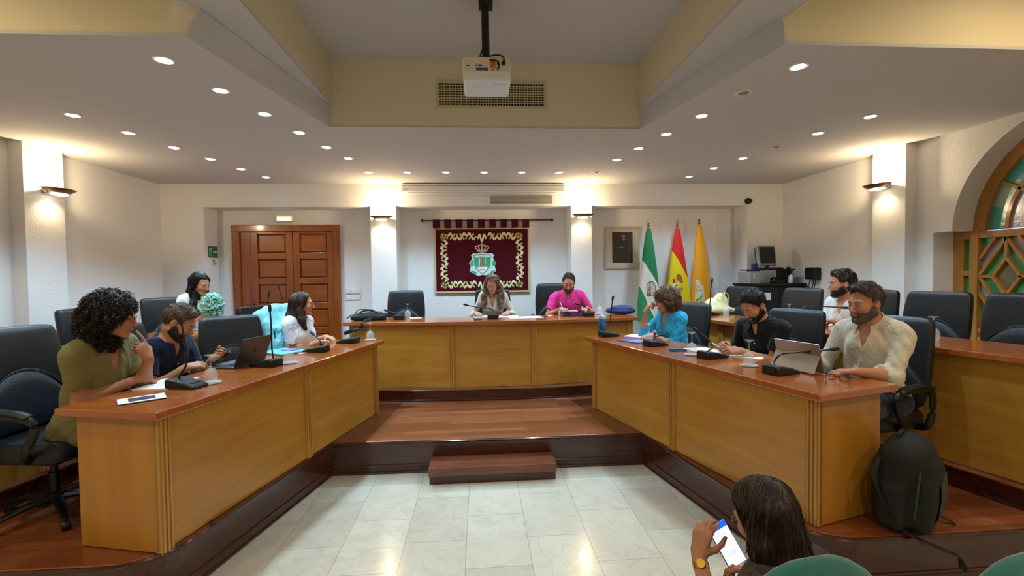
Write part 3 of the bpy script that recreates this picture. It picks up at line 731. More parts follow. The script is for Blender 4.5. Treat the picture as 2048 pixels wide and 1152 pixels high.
grille('beam_vent', 'narrow grey louvred vent in the beam above the tapestry', .185, 1.115, 2.825, 2.915, YP, 2, 9, True, .012, '#a9a296')
sc_ = thing('projection_screen', 'white rolled-up projection screen case on the beam above the tapestry', 'screen case', (.083, YP, 0))
MB().bx(-1.215, 1.215, -.10, -.002, 2.975, 3.065).build('case', M_white, sc_, bevel=.012)
MB().bx(-1.215, 1.215, -.095, -.002, 3.068, 3.098).build('ceiling_rail', M_white, sc_, bevel=.004)
MB().bx(-1.13, 1.10, -.085, -.02, 2.95, 2.975).build('bottom_bar', M_white, sc_, bevel=.004)
MB().bx(-1.19, -1.11, -.104, -.099, 3.008, 3.022).build('maker_label', mat('label_pink', '#b07a80', .5), sc_)

# ---- tapestry on a rod
TX = lambda cx: -.705+(cx-80)*1.5/1260
TZ = lambda cy: 2.490-(cy-160)*1.035/900
tp = thing('tapestry', 'maroon velvet tapestry with gold vine border, crown and green-white coat of arms', 'tapestry', (0, YB-.004, 0))
rod = MB().tube([(-.885, -.05, 2.598), (1.165, -.05, 2.603)], .011, 10)
for x in (-.885, 1.165): rod.ball((x, -.05, 2.60), .024, 8)
for x in (-.70, .80): rod.tube([(x, 0, 2.598), (x, -.05, 2.598)], .012, 8); rod.ball((x, -.052, 2.6), .02, 8)
rod.build('rod', mat('dark_rod', '#2c1c18', .4), tp, smooth=True)
M_mar = mat('maroon_velvet', '#480b18', .85, sheen=.08, spec=.1, bump=.15, bscale=300)
MB().bx(TX(96), TX(1322), -.032, -.012, TZ(1034), TZ(180)).build('cloth', M_mar, tp)
for i in range(9):
    x = TX(66+149*i*.998); 
    MB().bx(x, x+TX(88+80)-TX(80), -.066, -.030, TZ(165), 2.616).build('tab', M_mar, tp, bevel=.006)
gb = MB(); y0, y1 = -.036, -.010
for a, b, c, d in ((76, 1344, 162, 184), (76, 1344, 1034, 1058), (76, 97, 184, 1034), (1322, 1344, 184, 1034)): gb.bx(TX(a), TX(b), y0, y1, TZ(d), TZ(c))
gb.build('gold_trim', mat('gold_trim_cloth', '#cdb483', .6), tp, bevel=.003)
MT = {'g': mat('vine_gold', '#d0ba74', .6), 'l': mat('vine_cream', '#e8e6c4', .6), 'd': mat('vine_olive', '#7d7c3c', .6), 'm': mat('mantle_aqua', '#bfe6df', .6), 'e': mat('mantle_green', '#1fa877', .6), 't': mat('tower_brown', '#8a7a68', .6), 'c': mat('crown_gold', '#cfa58a', .5), 'w': mat('emblem_white', '#e6efe9', .6)}
def poly(mb, pts, y=-.0335, th=.003):
    P = [(TX(a), TZ(b)) for a, b in pts]; mb.prism(P, 0, th, Matrix(((1, 0, 0, 0), (0, 0, -1, y+.0), (0, 1, 0, 0), (0, 0, 0, 1))))
def stroke(mb, pts, r, y=-.034):
    mb.tube([(TX(a), y, TZ(b)) for a, b in pts], r*1.5/1260, 6, .45, upv=(0, 1, 0))
vg, vl, vd = MB(), MB(), MB()
def leaf(mb, x, y, a, L, W):
    c, s = math.cos(a), math.sin(a); P = []
    for t, w_ in ((0, .1), (.12, .5), (.25, .35), (.4, 1), (.55, .6), (.7, .85), (.85, .35), (1, 0)): P.append((t, w_))
    pts = [(t, w_) for t, w_ in P]+[(t, -w_*.8) for t, w_ in P[::-1][1:]]
    poly(mb, [(x+(t*L)*c-(w_*W)*s, y+(t*L)*s+(w_*W)*c) for t, w_ in pts])
def scroll(mb, x, y, a, r, dirn=1):
    stroke(mb, [(x+(r*(1-k/22))*math.cos(a+dirn*k*.42), y+(r*(1-k/22))*math.sin(a+dirn*k*.42)) for k in range(18)], 5)
def vine(p0, p1, n, mir):
    dx, dy = p1[0]-p0[0], p1[1]-p0[1]; L = math.hypot(dx, dy); ux, uy = dx/L, dy/L; a = math.atan2(uy, ux)
    for i in range(n):
        s0, s1 = L*i/n, L*(i+1)/n; sg = mir*(1 if i % 2 else -1)
        pts = [(p0[0]+ux*(s0+(s1-s0)*t)-uy*sg*30*math.sin(t*2*PI), p0[1]+uy*(s0+(s1-s0)*t)+ux*sg*30*math.sin(t*2*PI)) for t in [k/16 for k in range(17)]]
        stroke(vl, pts, 9)
        e = pts[4]; scroll(vl, e[0], e[1], a, 22, sg); e = pts[12]; scroll(vl, e[0], e[1], a+PI, 22, sg)
        m_ = pts[8]
        leaf(vg, m_[0], m_[1], a+.9*sg, 56, 17); leaf(vg, m_[0], m_[1], a+PI+.9*sg, 56, 17); leaf(vd, m_[0], m_[1], a-.6*sg, 46, 14); leaf(vd, m_[0], m_[1], a+PI-.6*sg, 46, 14)
        m_ = pts[0]; leaf(vg, m_[0], m_[1], a+1.3*sg, 44, 15); leaf(vg, m_[0], m_[1], a-1.9*sg, 44, 15)
for y, mr in ((282, 1), (942, -1)):
    vine((258, y), (632, y), 3, mr); vine((1158, y), (784, y), 3, mr)
for x, mr in ((206, 1), (1210, -1)): vine((x, 335), (x, 900), 4, mr)
for cx, cy in ((200, 280), (1212, 280), (200, 950), (1212, 950)):
    for k in range(8): leaf(vg if k % 2 else vd, cx, cy, k*PI/4+.3, 52, 16)
for cy, s in ((285, 1), (945, 1)):
    stroke(vl, [(708+q*58*math.cos(0)+0, cy) for q in ()] or [(708+58*t, cy+s*(-38*math.cos(t*PI*1.0)*-1 if abs(t) < .5 else 0)+s*(30*math.cos(t*2*PI))) for t in [k/12-1 for k in range(25)]], 11)
vg.build('gold_leaves', MT['g'], tp); vl.build('cream_scrolls', MT['l'], tp, smooth=True); vd.build('olive_leaves', MT['d'], tp)
cwn = MB()
poly(cwn, [(640, 470), (780, 470), (772, 495), (648, 495)])
for k in range(5):
    t = (k-2)/2; x = 708+t*78
    stroke(cwn, [(708+t*62, 470), (x+t*14, 440), (x+t*6, 408+14*abs(t)), (708+t*30, 404), (708, 412)], 8)
    cwn.ball((TX(x+t*8), -.036, TZ(410+16*abs(t))), .010, 6)
stroke(cwn, [(708, 410), (708, 368)], 6); stroke(cwn, [(692, 384), (724, 384)], 5)
cwn.build('crown', MT['c'], tp)
mt_ = MB()
poly(mt_, [(560, 545), (590, 515), (640, 520), (680, 508), (708, 500), (740, 508), (790, 522), (840, 515), (872, 545), (852, 575), (872, 620), (895, 655), (872, 690), (888, 745), (880, 770), (820, 800), (770, 820), (708, 812), (650, 825), (600, 798), (548, 768), (540, 740), (558, 690), (530, 650), (560, 612), (575, 575)], -.033)
mt_.build('mantle', MT['m'], tp)
ge = MB()
for P in ([(545, 650), (575, 600), (590, 640), (585, 690), (560, 690)], [(840, 640), (865, 610), (890, 655), (868, 690), (845, 690)], [(550, 750), (600, 760), (640, 790), (600, 795)], [(878, 750), (830, 760), (800, 795), (860, 785)], [(610, 570), (665, 575), (660, 690), (640, 720), (612, 670)], [(755, 575), (815, 570), (812, 670), (785, 720), (758, 690)]): ge = MB(); poly(ge, P, -.0365, .002); ge.build('green_lining', MT['e'], tp)

tw = MB(); poly(tw, [(672, 700), (682, 590), (672, 590), (672, 560), (690, 560), (690, 572), (702, 572), (702, 558), (722, 558), (722, 572), (736, 572), (736, 560), (752, 560), (752, 590), (744, 590), (756, 700)], -.0365, .003)
tw.build('tower', MT['t'], tp)
wv = MB(); poly(wv, [(660, 710), (768, 710), (750, 760), (708, 785), (672, 760)], -.0365, .002); wv.build('shield_base', MT['w'], tp)
ww = MB(); stroke(ww, [(675, 745), (695, 735), (708, 748), (725, 735), (745, 748)], 5, -.04); stroke(ww, [(600, 540), (700, 530), (820, 540), (812, 680), (780, 740), (708, 800), (640, 740), (604, 680), (600, 540)], 6, -.037); ww.build('shield_outline', MT['t'], tp)

# ---- framed portrait
pt = thing('framed_portrait', 'pale framed portrait photograph of a standing person in a dark suit', 'picture', (2.32, YB, 2.152))
MB().bx(-.27, .27, -.012, 0, -.325, .325).build('mount', mat('portrait_mount', '#cfc6b8', .35, coat=.4), pt)
f = MB(); fw2 = .035
for a, b, c, d in ((-.29, .29, .31, .345), (-.29, .29, -.345, -.31), (-.29, -.255, -.31, .31), (.255, .29, -.31, .31)): f.bx(a, b, -.024, -.0, c, d)
f.build('frame', mat('portrait_frame', '#c4bcae', .35, coat=.3), pt, bevel=.004)
ph = MB(); ph.bx(-.167, .170, -.015, -.012, -.245, .246); ph.build('photograph', mat('photo_dark', '#2b2523', .15, coat=.5), pt)
fg = MB(); XZ = lambda P, th=.0012, y=-.0152: fg.prism([(a, b) for a, b in P], 0, th, Matrix(((1, 0, 0, 0), (0, 0, -1, y), (0, 1, 0, 0), (0, 0, 0, 1))))
XZ([(-.06, -.24), (-.055, -.05), (-.075, 0), (-.06, .08), (-.03, .125), (.0, .14), (.04, .14), (.075, .115), (.10, .05), (.095, -.03), (.09, -.24)])
fg.build('suit_figure', mat('photo_suit', '#1a1718', .2, coat=.5), pt)
fg = MB(); XZ([(-.012+.03*math.cos(a)+.03, .19+.038*math.sin(a)) for a in [k*PI/8 for k in range(16)]], .0012, -.0165); XZ([(-.075, .0), (.005, .02), (.01, .0), (-.02, -.012), (-.08, -.01)], .001, -.0165)
fg.build('face_and_hands', mat('photo_skin', '#8a6650', .2, coat=.5), pt)
fg = MB(); XZ([(.005, .14), (.03, .10), (.04, .14)], .001, -.0165); fg.build('shirt_front', mat('photo_shirt', '#b8b2ac', .2), pt)
fg = MB(); XZ([(-.015, .195), (-.012, .225), (.01, .236), (.04, .228), (.05, .20), (.045, .205), (.02, .212)], .001, -.0172); fg.build('figure_hair', mat('photo_hair', '#1d1411', .3), pt)

# ---- flags
def ramp_lines(name, base, lines, rough=.75):
    """cloth whose dye changes across slanted seams: list of (colour, z0, slope): colour where z < z0 + slope*x"""
    m = mat(name, base, rough, bump=.1, bscale=250); nt = m.node_tree; L = nt.links; b = nt.nodes['Principled BSDF']
    tc = nt.nodes.new('ShaderNodeTexCoord'); sp = nt.nodes.new('ShaderNodeSeparateXYZ'); L.new(tc.outputs['Object'], sp.inputs[0])
    prev = None
    for c, z0, k in lines:
        mu = nt.nodes.new('ShaderNodeMath'); mu.operation = 'MULTIPLY_ADD'; mu.inputs[1].default_value = k; mu.inputs[2].default_value = z0; L.new(sp.outputs['X'], mu.inputs[0])
        lt = nt.nodes.new('ShaderNodeMath'); lt.operation = 'LESS_THAN'; L.new(sp.outputs['Z'], lt.inputs[0]); L.new(mu.outputs[0], lt.inputs[1])
        mx = nt.nodes.new('ShaderNodeMixRGB'); mx.inputs[2].default_value = srgb(c); L.new(lt.outputs[0], mx.inputs[0])
        if prev is None: mx.inputs[1].default_value = srgb(base)
        else: L.new(prev, mx.inputs[1])
        prev = mx.outputs[0]
    if prev is not None: L.new(prev, b.inputs['Base Color'])
    return m
def flag(lab, x, y, ztop, zpole, cloth, wb, lean, patches, seed, finial):
    FZ = .42
    t = thing('flag', lab, 'flag', (x, y, FZ), 0, 'flags on poles beside the portrait')
    MB().lathe([(.13, 0), (.13, .02), (.06, .05), (.03, .12), (.018, .13)], 20).build('pole_stand', M_brass, t, smooth=True)
    MB().tube([(0, 0, .1), (0, 0, ztop-FZ+.03)], .013, 10).build('pole', M_brass, t, smooth=True)
    fz = ztop-FZ+.02; fn_ = MB().lathe([(.012, fz), (.024, fz+.015), (.012, fz+.03), (.02, fz+.05), (.022, fz+.07), (.008, zpole-FZ-.03), (.001, zpole-FZ)], 12); fn_.build('finial', M_brass if finial else M_alu, t, smooth=True)
    H0, H1 = .55, ztop-FZ
    def ring(z):
        q = (H1-z)/(H1-H0); hw = .028+wb*min(1, q*1.25)**.8*.92; dp = .03+.055*q; r = []
        for k in range(64):
            a = 2*PI*k/64; fo = 1+.20*q*math.sin(5*a+seed+q*1.3)+.08*q*math.sin(9*a+seed*2)
            r.append((hw*math.cos(a)+lean*q, dp*math.sin(a)*fo-.01, z))
        return r
    MB().rings([ring(H0+(H1-H0)*i/40) for i in range(41)]).build('cloth', cloth, t, smooth=True)
    def front(px, pz):
        q = (H1-pz)/(H1-H0); hw = .028+wb*min(1, q*1.25)**.8*.92; dp = .03+.055*q
        u = max(-.97, min(.97, (px-lean*q)/hw)); a = -math.acos(u); fo = 1+.20*q*math.sin(5*a+seed+q*1.3)+.08*q*math.sin(9*a+seed*2)
        return (hw*u+lean*q, dp*math.sin(a)*fo-.014, pz)
    for nm, colr, shape in patches:
        mb = MB(); cx = sum(p[0] for p in shape)/len(shape); cz = sum(p[1] for p in shape)/len(shape); NR = 5; rows = []
        for i in range(NR+1):
            k = max(.02, i/NR); rows.append([front(cx+(a-cx)*k, cz-FZ+(b-cz)*k) for a, b in shape])
        mb.rings(rows, cap=False); mb.build(nm, mat('flag_'+nm+colr[1:], colr, .7), t, smooth=True)
    return t
ell2 = lambda cx, cz, rx, rz, n=20: [(cx+rx*math.cos(2*PI*k/n), cz+rz*math.sin(2*PI*k/n)) for k in range(n)]
def ringp(nm, c, cx, cz, rx, rz): return (nm, c, ell2(cx, cz, rx, rz, 24))
flag('green and white flag with a round emblem, leftmost of the three flags', 2.655, 7.12, 2.44, 2.58, ramp_lines('green_white_cloth', '#1f7a4a', [('#dcd8cf', 1.762-.42, -1.63), ('#1f8a52', 1.15-.42, -2.4)]), .175, .005,
     [('emblem_ring', '#3f5a48', ell2(.015, 1.49, .075, .115)), ('emblem_field', '#e3dfd4', ell2(.015, 1.488, .067, .104)), ('emblem_figure', '#a8452f', [(-.05, 1.38), (.0, 1.37), (.03, 1.43), (.045, 1.50), (.015, 1.53), (-.01, 1.48), (-.045, 1.47)]), ('emblem_head', '#c9b08a', ell2(.012, 1.53, .014, .02)), ('emblem_lion', '#7d3a28', ell2(-.035, 1.40, .022, .03))], .6, True)
flag('red and yellow flag with a coat of arms, middle of the three flags', 3.13, 7.14, 2.435, 2.60, ramp_lines('red_yellow_cloth', '#c8201c', [('#e2c912', 1.915-.42, -1.75)]), .19, .02,
     [('crown_patch', '#a8542c', [(-.045, 1.66), (-.02, 1.72), (.02, 1.70), (.05, 1.64), (.06, 1.58), (.02, 1.57), (-.03, 1.61)]), ('left_pillar', '#8e2a2a', [(-.10, 1.63), (-.07, 1.64), (-.055, 1.58), (-.09, 1.56)]), ('shield_white', '#e2d6c4', ell2(-.065, 1.50, .04, .075)), ('shield_lion', '#5a2a4a', [(-.09, 1.47), (-.05, 1.55), (-.03, 1.54), (-.05, 1.49), (-.07, 1.45)]), ('shield_gold', '#b8862c', ell2(-.005, 1.45, .03, .06)), ('right_pillar', '#a88a2a', ell2(.04, 1.48, .015, .025))], 2.1, False)
flag('orange flag with a green and brown emblem, rightmost of the three flags', 3.50, 7.16, 2.475, 2.61, ramp_lines('orange_cloth', '#e59a14', []), .165, .03,
     [('emblem_white', '#d6cdae', [(-.085, 1.62), (-.04, 1.61), (.03, 1.50), (.045, 1.36), (.05, 1.12), (-.09, 1.10), (-.10, 1.3)]), ('emblem_brown', '#7d4630', [(-.085, 1.53), (-.04, 1.51), (.0, 1.44), (-.04, 1.40), (-.085, 1.38)]), ('emblem_green', '#2e8f4e', [(-.085, 1.30), (-.03, 1.38), (.025, 1.40), (.02, 1.35), (-.03, 1.30), (-.08, 1.25)]), ('emblem_green', '#1f7a3f', [(-.05, 1.14), (-.035, 1.24), (.01, 1.28), (.03, 1.22), (.02, 1.12)])], 3.3, False)

# ---- exit light, exit sign, switches, camera, thermostat
ex = thing('emergency_light', 'white emergency light glowing above the double door', 'emergency light', (-2.98, YB, 2.655))
MB().bx(-.125, .125, -.055, 0, -.055, .055).build('housing', M_white, ex, bevel=.012)
MB().bx(-.11, .11, -.062, -.053, -.048, .022).build('diffuser', mat('emergency_diffuser', '#f1e2c0', .3, emit='#ffe3b0', estr=.8), ex, bevel=.008)
MB().ball((.0, -.058, -.012), .022, 8, (1.6, .6, 1)).build('bulb', M_warmglow, ex, smooth=True)
sg = thing('exit_sign', 'green emergency exit sign on the side of the left pier by the door', 'sign', (-3.985, 7.235, 2.14))
MB().bx(0, .004, -.125, .125, -.085, .085).build('plate', mat('sign_green', '#1f6a44', .5), sg)
s_ = MB(); s_.bx(.004, .006, -.10, -.04, -.06, .06); s_.build('door_pictogram', mat('sign_pale', '#b9cfae', .5), sg)
s_ = MB(); s_.ball((.007, -.075, .036), .010, 6); s_.tube([(.007, -.072, .022), (.007, -.066, -.012), (.007, -.088, -.05)], .006, 6); s_.tube([(.007, -.066, -.012), (.007, -.05, -.045)], .006, 6); s_.tube([(.007, -.088, .012), (.007, -.052, .004)], .005, 6); s_.build('running_figure', mat('sign_green2', '#1f6a44', .5), sg)
s_ = MB(); s_.bx(.004, .006, .0, .095, -.012, .012); s_.build('text_line', mat('sign_white', '#cfe0d2', .5), sg)
wk = thing('coat_hook', 'small dark wall hook below the green exit sign', 'hook', (-3.985, 7.24, 1.985)); MB().lathe([(.02, 0), (.022, .012), (.012, .02)], 12, (0, 0, .02), (1, 0, 0)).bx(0, .03, -.012, .035, -.035, -.012).build('hook', M_steelgrey, wk, bevel=.004)
for k, (z, lab) in enumerate(((1.51, 'upper row of three white light switches beside the door'), (1.412, 'lower row of three white light switches beside the door'))):
    sw = thing('light_switch', lab, 'switch', (-1.985, YB, z), 0, 'light switches by the door')
    MB().bx(-.115, .115, -.010, 0, -.042, .042).build('switch_plate', mat('switch_ivory', '#cfccc6', .45) if k == 0 else bpy.data.materials['switch_ivory'], sw, bevel=.004)
    for j in range(3): MB().bx(-.108+j*.073, -.040+j*.073, -.0145, -.008, -.035, .035).build('rocker', M_white, sw, bevel=.003)
dc = thing('dome_camera', 'small black dome camera at the right end of the back beam', 'camera', (4.225, YP, 2.84)); MB().lathe([(.05, 0), (.05, .02), (.03, .03)], 18, (0, 0, 0), (0, -1, 0)).build('mount', M_blackpl, dc, smooth=True); MB().ball((0, -.05, -.005), .042, 10).build('dome', M_blackpl, dc, smooth=True)

# ---- computer corner
cab = thing('cabinet', 'black computer cabinet in the right back corner below the monitor', 'cabinet', (4.39, 6.75, .42))
MB().bx(-.40, .38, -.26, .26, .0, 1.10).build('body', M_blackm, cab, bevel=.006); MB().bx(-.42, .40, -.28, .27, 1.10, 1.135).build('top', M_blackm, cab, bevel=.006)
for s in (0, 1): 
    d_ = MB().bx(-.395+s*.39, -.012+s*.385, -.275, -.262, .05, 1.07).build('door', M_blackm, cab, bevel=.004); MB().bx(-.05+s*.07, -.035+s*.07, -.295, -.274, .55, .68).build('handle', M_blackpl, d_, bevel=.003)
rs = thing('monitor_shelf', 'black raised shelf standing on the cabinet, holding the monitor', 'shelf', (4.33, 6.72, 1.555))
MB().bx(-.30, .33, -.19, .19, .19, .21).build('shelf_board', M_blackpl, rs, bevel=.004)
for x in (-.22, .26): MB().bx(x, x+.03, -.15, .15, 0, .19).build('leg', M_blackpl, rs, bevel=.003)
mo = thing('monitor', 'old grey flat monitor with a dark screen on the raised shelf', 'monitor', (4.33, 6.70, 1.765), .22)
MB().lathe([(.11, 0), (.11, .012), (.03, .02), (.025, .06)], 20).build('stand', M_blackpl, mo, smooth=True)
MB().bx(-.165, .165, -.03, .025, .045, .36).build('casing', mat('monitor_grey', '#8b8a86', .45), mo, bevel=.01, rot=(-.12, 0, 0))
MB().bx(-.14, .14, -.034, -.029, .085, .335).build('screen', mat('monitor_screen', '#20221f', .2), mo, rot=(-.12, 0, 0))
MB().bx(-.145, .145, .02, .07, .07, .34).build('back_shell', M_blackpl, mo, bevel=.02, rot=(-.12, 0, 0))
kb = thing('keyboard', 'black keyboard in front of the monitor on the raised shelf', 'keyboard', (4.30, 6.555, 1.765), .1); MB().bx(-.2, .2, -.02, .1, 0, .018).build('case', M_blackpl, kb, bevel=.004)
ky = MB()
for r_ in range(4):
    for c_ in range(14): ky.bx(-.19+c_*.0268, -.168+c_*.0268, -.012+r_*.026, .01+r_*.026, .018, .025)
ky.build('keys', M_blackm, kb)
ms = thing('mouse', 'small black mouse at the right of the keyboard', 'mouse', (4.585, 6.58, 1.765)); ms_ = MB().ball((0, 0, .012), .03, 8, (.9, 1.5, .65)).build('shell', M_blackpl, ms, smooth=True)
pc = thing('computer', 'grey desktop computer box standing on the left of the cabinet', 'computer', (4.035, 6.66, 1.555)); MB().bx(-.09, .07, -.16, .16, 0, .18).build('case', mat('pc_grey', '#8d8c86', .5), pc, bevel=.006); MB().lathe([(.010, 0), (.010, .006)], 10, (-.03, -.16, .13), (0, -1, 0)).build('power_button', M_white, pc); MB().lathe([(.010, 0), (.010, .006)], 10, (-.03, -.16, .09), (0, -1, 0)).build('reset_button', M_white, pc)
bb = thing('box', 'small dark blue box on the left end of the raised shelf', 'box', (4.085, 6.62, 1.765)); MB().bx(-.035, .035, -.03, .03, 0, .085).build('carton', mat('dark_blue_card', '#26265a', .5), bb, bevel=.002); MB().bx(-.036, .036, -.031, .031, .07, .0855).build('lid', mat('dark_blue_card2', '#2c2c66', .5), bb, bevel=.002)
so = thing('sanitizer_bottle', 'white pump bottle standing on the black cabinet', 'bottle', (4.60, 6.55, 1.555)); MB().lathe([(.03, 0), (.034, .01), (.034, .09), (.018, .115), (.014, .12), (.014, .13)], 18).build('bottle', M_white, so, smooth=True); MB().lathe([(.012, .13), (.012, .15), (.006, .152), (.006, .17)], 12).bx(-.012, .012, -.04, .01, .17, .182).build('pump', M_blackpl, so)
tl = thing('telephone', 'black desk telephone on the cabinet under the raised shelf', 'telephone', (4.43, 6.6, 1.555)); MB().bx(-.07, .07, -.08, .08, 0, .04).build('base', M_blackpl, tl, bevel=.01); MB().tube(catmull([(-.05, -.07, .055), (-.05, -.02, .075), (-.05, .04, .075), (-.05, .08, .055)], 4), .016, 8).build('handset', M_blackpl, tl, smooth=True)
nt_ = thing('notice_sheet', 'white sheet of paper taped to the front of the black cabinet', 'paper', (4.17, 6.469, 1.42)); MB().bx(-.07, .07, -.003, 0, -.11, .0).build('sheet', M_paper, nt_)
wb = thing('wall_unit', 'black box with hanging cables on the right wall beside the cabinet', 'wall box', (XR, 6.30, 1.63)); MB().bx(-.09, 0, -.11, .11, -.02, .15).build('box', M_blackpl, wb, bevel=.012)
c_ = MB()
for i, (a, b) in enumerate(((-.06, .3), (-.02, .25), (.05, .5))): c_.tube(catmull([(-.05, a, -.02), (-.055, a+.01, -.12), (-.05, a+.12*(i < 2), -.18-.04*i), (-.04, a+b*(i < 2)*.6, -.10 if i < 2 else -.34)], 6), .006, 6)
c_.build('cables', M_blackpl, wb, smooth=True)
# ================================================================ THINGS ON THE DESKS
Z1, Z2T = 1.06, 1.20
def spin(f): return math.atan2(f[1], f[0])
MICN = {}
M_clearpl = mat('clear_plastic', '#f2f2f2', .12, trans=.55, spec=.8)
def mic(loc, f, neck, lab, dark=True):
    """conference microphone: f = direction towards its speaker; neck = points relative to the base (world axes)"""
    rz = facing(*f); t = thing('microphone', lab, 'microphone', loc, rz, 'desk microphones')       # local -y towards the speaker
    prof = [(-.125, .050, .010), (-.115, .058, .020), (-.05, .064, .040), (.03, .066, .056), (.075, .066, .060), (.085, .060, .056)]
    MB().rings([[(-w_, y, 0), (w_, y, 0), (w_, y, h*.8), (w_-.01, y, h), (-w_+.01, y, h), (-w_, y, h*.8)] for y, w_, h in prof]).build('base', M_blackpl, t, bevel=.004, seg=1)
    k = MB()
    for i in range(3): k.bx(-.035+i*.026, -.017+i*.026, -.085, -.065, .024, .034)
    k.build('button', M_blackm, t)
    MB().bx(-.045, .045, .084, .0885, .008, .044).build('speaker_grille', M_blackm, t)
    R = Matrix.Rotation(-rz, 3, 'Z'); P = [Vector((0, .045, .052))]+[R @ Vector(p) for p in neck]
    P = catmull(P, 7)
    n = len(P); MB().tube(P, [.0058]*(n-1)+[.005], 8).build('gooseneck', M_blackpl, t, smooth=True)
    d = (P[-1]-P[-2]).normalized(); MB().tube([P[-1]-d*.004, P[-1]+d*.012, P[-1]+d*.05, P[-1]+d*.058], [.007, .0125, .0125, .006], 10).build('capsule', M_blackm, t, smooth=True)
    return t
mic((-1.86, 3.02, Z1), fL1, [(.03, -.02, .16), (.02, -.02, .30), (.0, -.01, .40)], 'upright gooseneck microphone on the left desk beside the olive-shirted person')
mic((-1.635, 3.66, Z1), fL1 and (-.972, .235), [(.03, 0, .16), (.035, -.01, .32), (.03, -.01, .42)], 'upright gooseneck microphone in front of the open laptop')
bpy.context.view_layer.update()
mic((-1.48, 4.30, Z1), (-.972, .235), [(.02, 0, .10), (-.05, .05, .15)], 'low microphone on the left desk by the wrist of the person in the white T-shirt')
mic((-1.345, 4.84, Z1), (-.972, .235), [(.03, .0, .10), (.04, .04, .13), (.10, .13, .125), (.155, .17, .10)], 'microphone with its neck bent over towards the aisle, far end of the left desk')
mic((-2.62, 5.72, Z2T), (-.987, .157), [(.04, 0, .10), (.07, .02, .24), (.09, .02, .34)], 'tilted microphone on the back-row desk beside the black bag')
mic((-2.45, 6.02, Z2T), (-.987, .157), [(.0, 0, .14), (-.05, 0, .30), (-.085, 0, .42)], 'tall thin microphone in front of the brown double door')
mic((-1.0, 5.83, Z2T), (0, 1), [(-.02, .02, .07), (-.09, .06, .08), (-.17, .10, .10)], 'microphone with a low bent neck beside the black laptop bag on the head desk')
mic((.15, 5.64, Z2T), (0, 1), [(.02, -.02, .08), (-.02, -.01, .125), (-.14, 0, .135), (-.30, .02, .17)], 'microphone with its neck bent to the left, at the middle of the head desk')
mic((1.36, 5.76, Z2T), (0, 1), [(.03, 0, .07), (-.02, .03, .11), (-.10, .06, .14)], 'microphone half hidden by the black tablet on the head desk')
mic((1.36, 4.86, Z1), (.963, .271), [(.02, 0, .14), (.04, 0, .28), (.055, 0, .38)], 'tall upright microphone beside the blue bottle at the far end of the right desk')
mic((1.60, 4.16, Z1), (.963, .271), [(-.02, 0, .04), (.02, .05, .07), (.08, .09, .08)], 'low microphone in front of the person in the bright blue sweater')
mic((1.80, 3.50, Z1), (.963, .271), [(.02, .01, .08), (.0, .03, .14), (-.07, .05, .20)], 'short bent microphone in front of the person in the black polo')
mic((1.96, 2.90, Z1), (.963, .271), [(-.02, .02, .08), (.02, .0, .13), (.16, -.01, .14), (.34, -.02, .155)], 'microphone with a long bent neck at the near end of the right desk')
mic((2.80, 5.50, Z2T), (.970, .243), [(.02, 0, .14), (.03, 0, .30), (.045, 0, .40)], 'tall upright microphone beside the cream handbag')
mic((3.02, 4.10, Z2T), (.970, .243), [(-.03, 0, .14), (.0, 0, .20), (.16, -.02, .20), (.27, -.10, .195)], 'microphone with a bent neck in front of the dark-bearded person on the right back row')

def goblet(loc, lab, plate=None):
    if 'g' in MICN: t = copy_tree(MICN['g']); t.location = loc; t['label'] = lab
    else:
        t = thing('wine_glass', lab, 'glass', loc, 0, 'upturned wine glasses'); MICN['g'] = t
        ob = [(.034, 0), (.038, .02), (.041, .045), (.038, .07), (.026, .090), (.010, .099)]
        MB().rings([[(r*math.cos(2*PI*k/28), r*math.sin(2*PI*k/28), z) for k in range(28)] for r, z in ob+[(.008, .096), (.024, .087), (.0355, .069), (.0385, .045), (.0355, .02), (.0325, .001)]]).build('bowl', M_gob, t, smooth=True)
        MB().lathe([(.009, .098), (.0045, .108), (.004, .15), (.0055, .170)], 14).build('stem', M_gob, t, smooth=True)
        MB().lathe([(.006, .168), (.020, .176), (.036, .180), (.036, .183), (.004, .182)], 28).build('foot', M_gob, t, smooth=True)
    if plate:
        t.location.z += .008
        p = thing('saucer', plate, 'saucer', loc, 0, 'saucers under the glasses')
        MB().lathe([(.03, 0), (.045, .002), (.062, .008), (.060, .0095), (.044, .0045), (.001, .004)], 32).build('dish', M_white if 'white' in plate else M_clearpl, p, smooth=True)
        t.location.z = loc[2]+.0045
    return t
goblet((-1.745, 3.10, Z1), 'upturned wine glass on the left desk next to the olive-shirted person', 'clear saucer under the glass nearest the camera on the left desk')
goblet((-1.515, 3.75, Z1), 'upturned wine glass beside the open laptop', 'clear saucer under the glass by the open laptop')
goblet((-1.17, 4.985, Z1), 'upturned wine glass at the far right end of the left desk', 'clear saucer under the glass at the far end of the left desk')
goblet((-2.72, 6.12, Z2T), 'upturned wine glass on the back-row desk in front of the double door', 'white saucer under the glass in front of the double door')
goblet((-2.97, 5.10, Z2T), 'upturned wine glass on the back-row desk below the dark-haired person in white', 'white saucer under the glass below the dark-haired person')
goblet((-.93, 6.00, Z2T), 'upturned wine glass on the head desk in front of the empty chair')
goblet((1.57, 5.98, Z2T), 'upturned wine glass on the head desk beside the dark blue bag', 'white saucer beside the dark blue bag on the head desk')
goblet((1.62, 4.34, Z1), 'upturned wine glass in front of the person in the bright blue sweater')
goblet((1.715, 3.64, Z1), 'upturned wine glass beside the black phone on the right desk', 'clear saucer under the glass beside the black phone')
goblet((1.91, 3.16, Z1), 'upturned wine glass on the right desk between the papers and the tablet', 'clear saucer under the glass left of the tablet')
goblet((3.03, 5.50, Z2T), 'upturned wine glass beside the cream handbag on the back row')
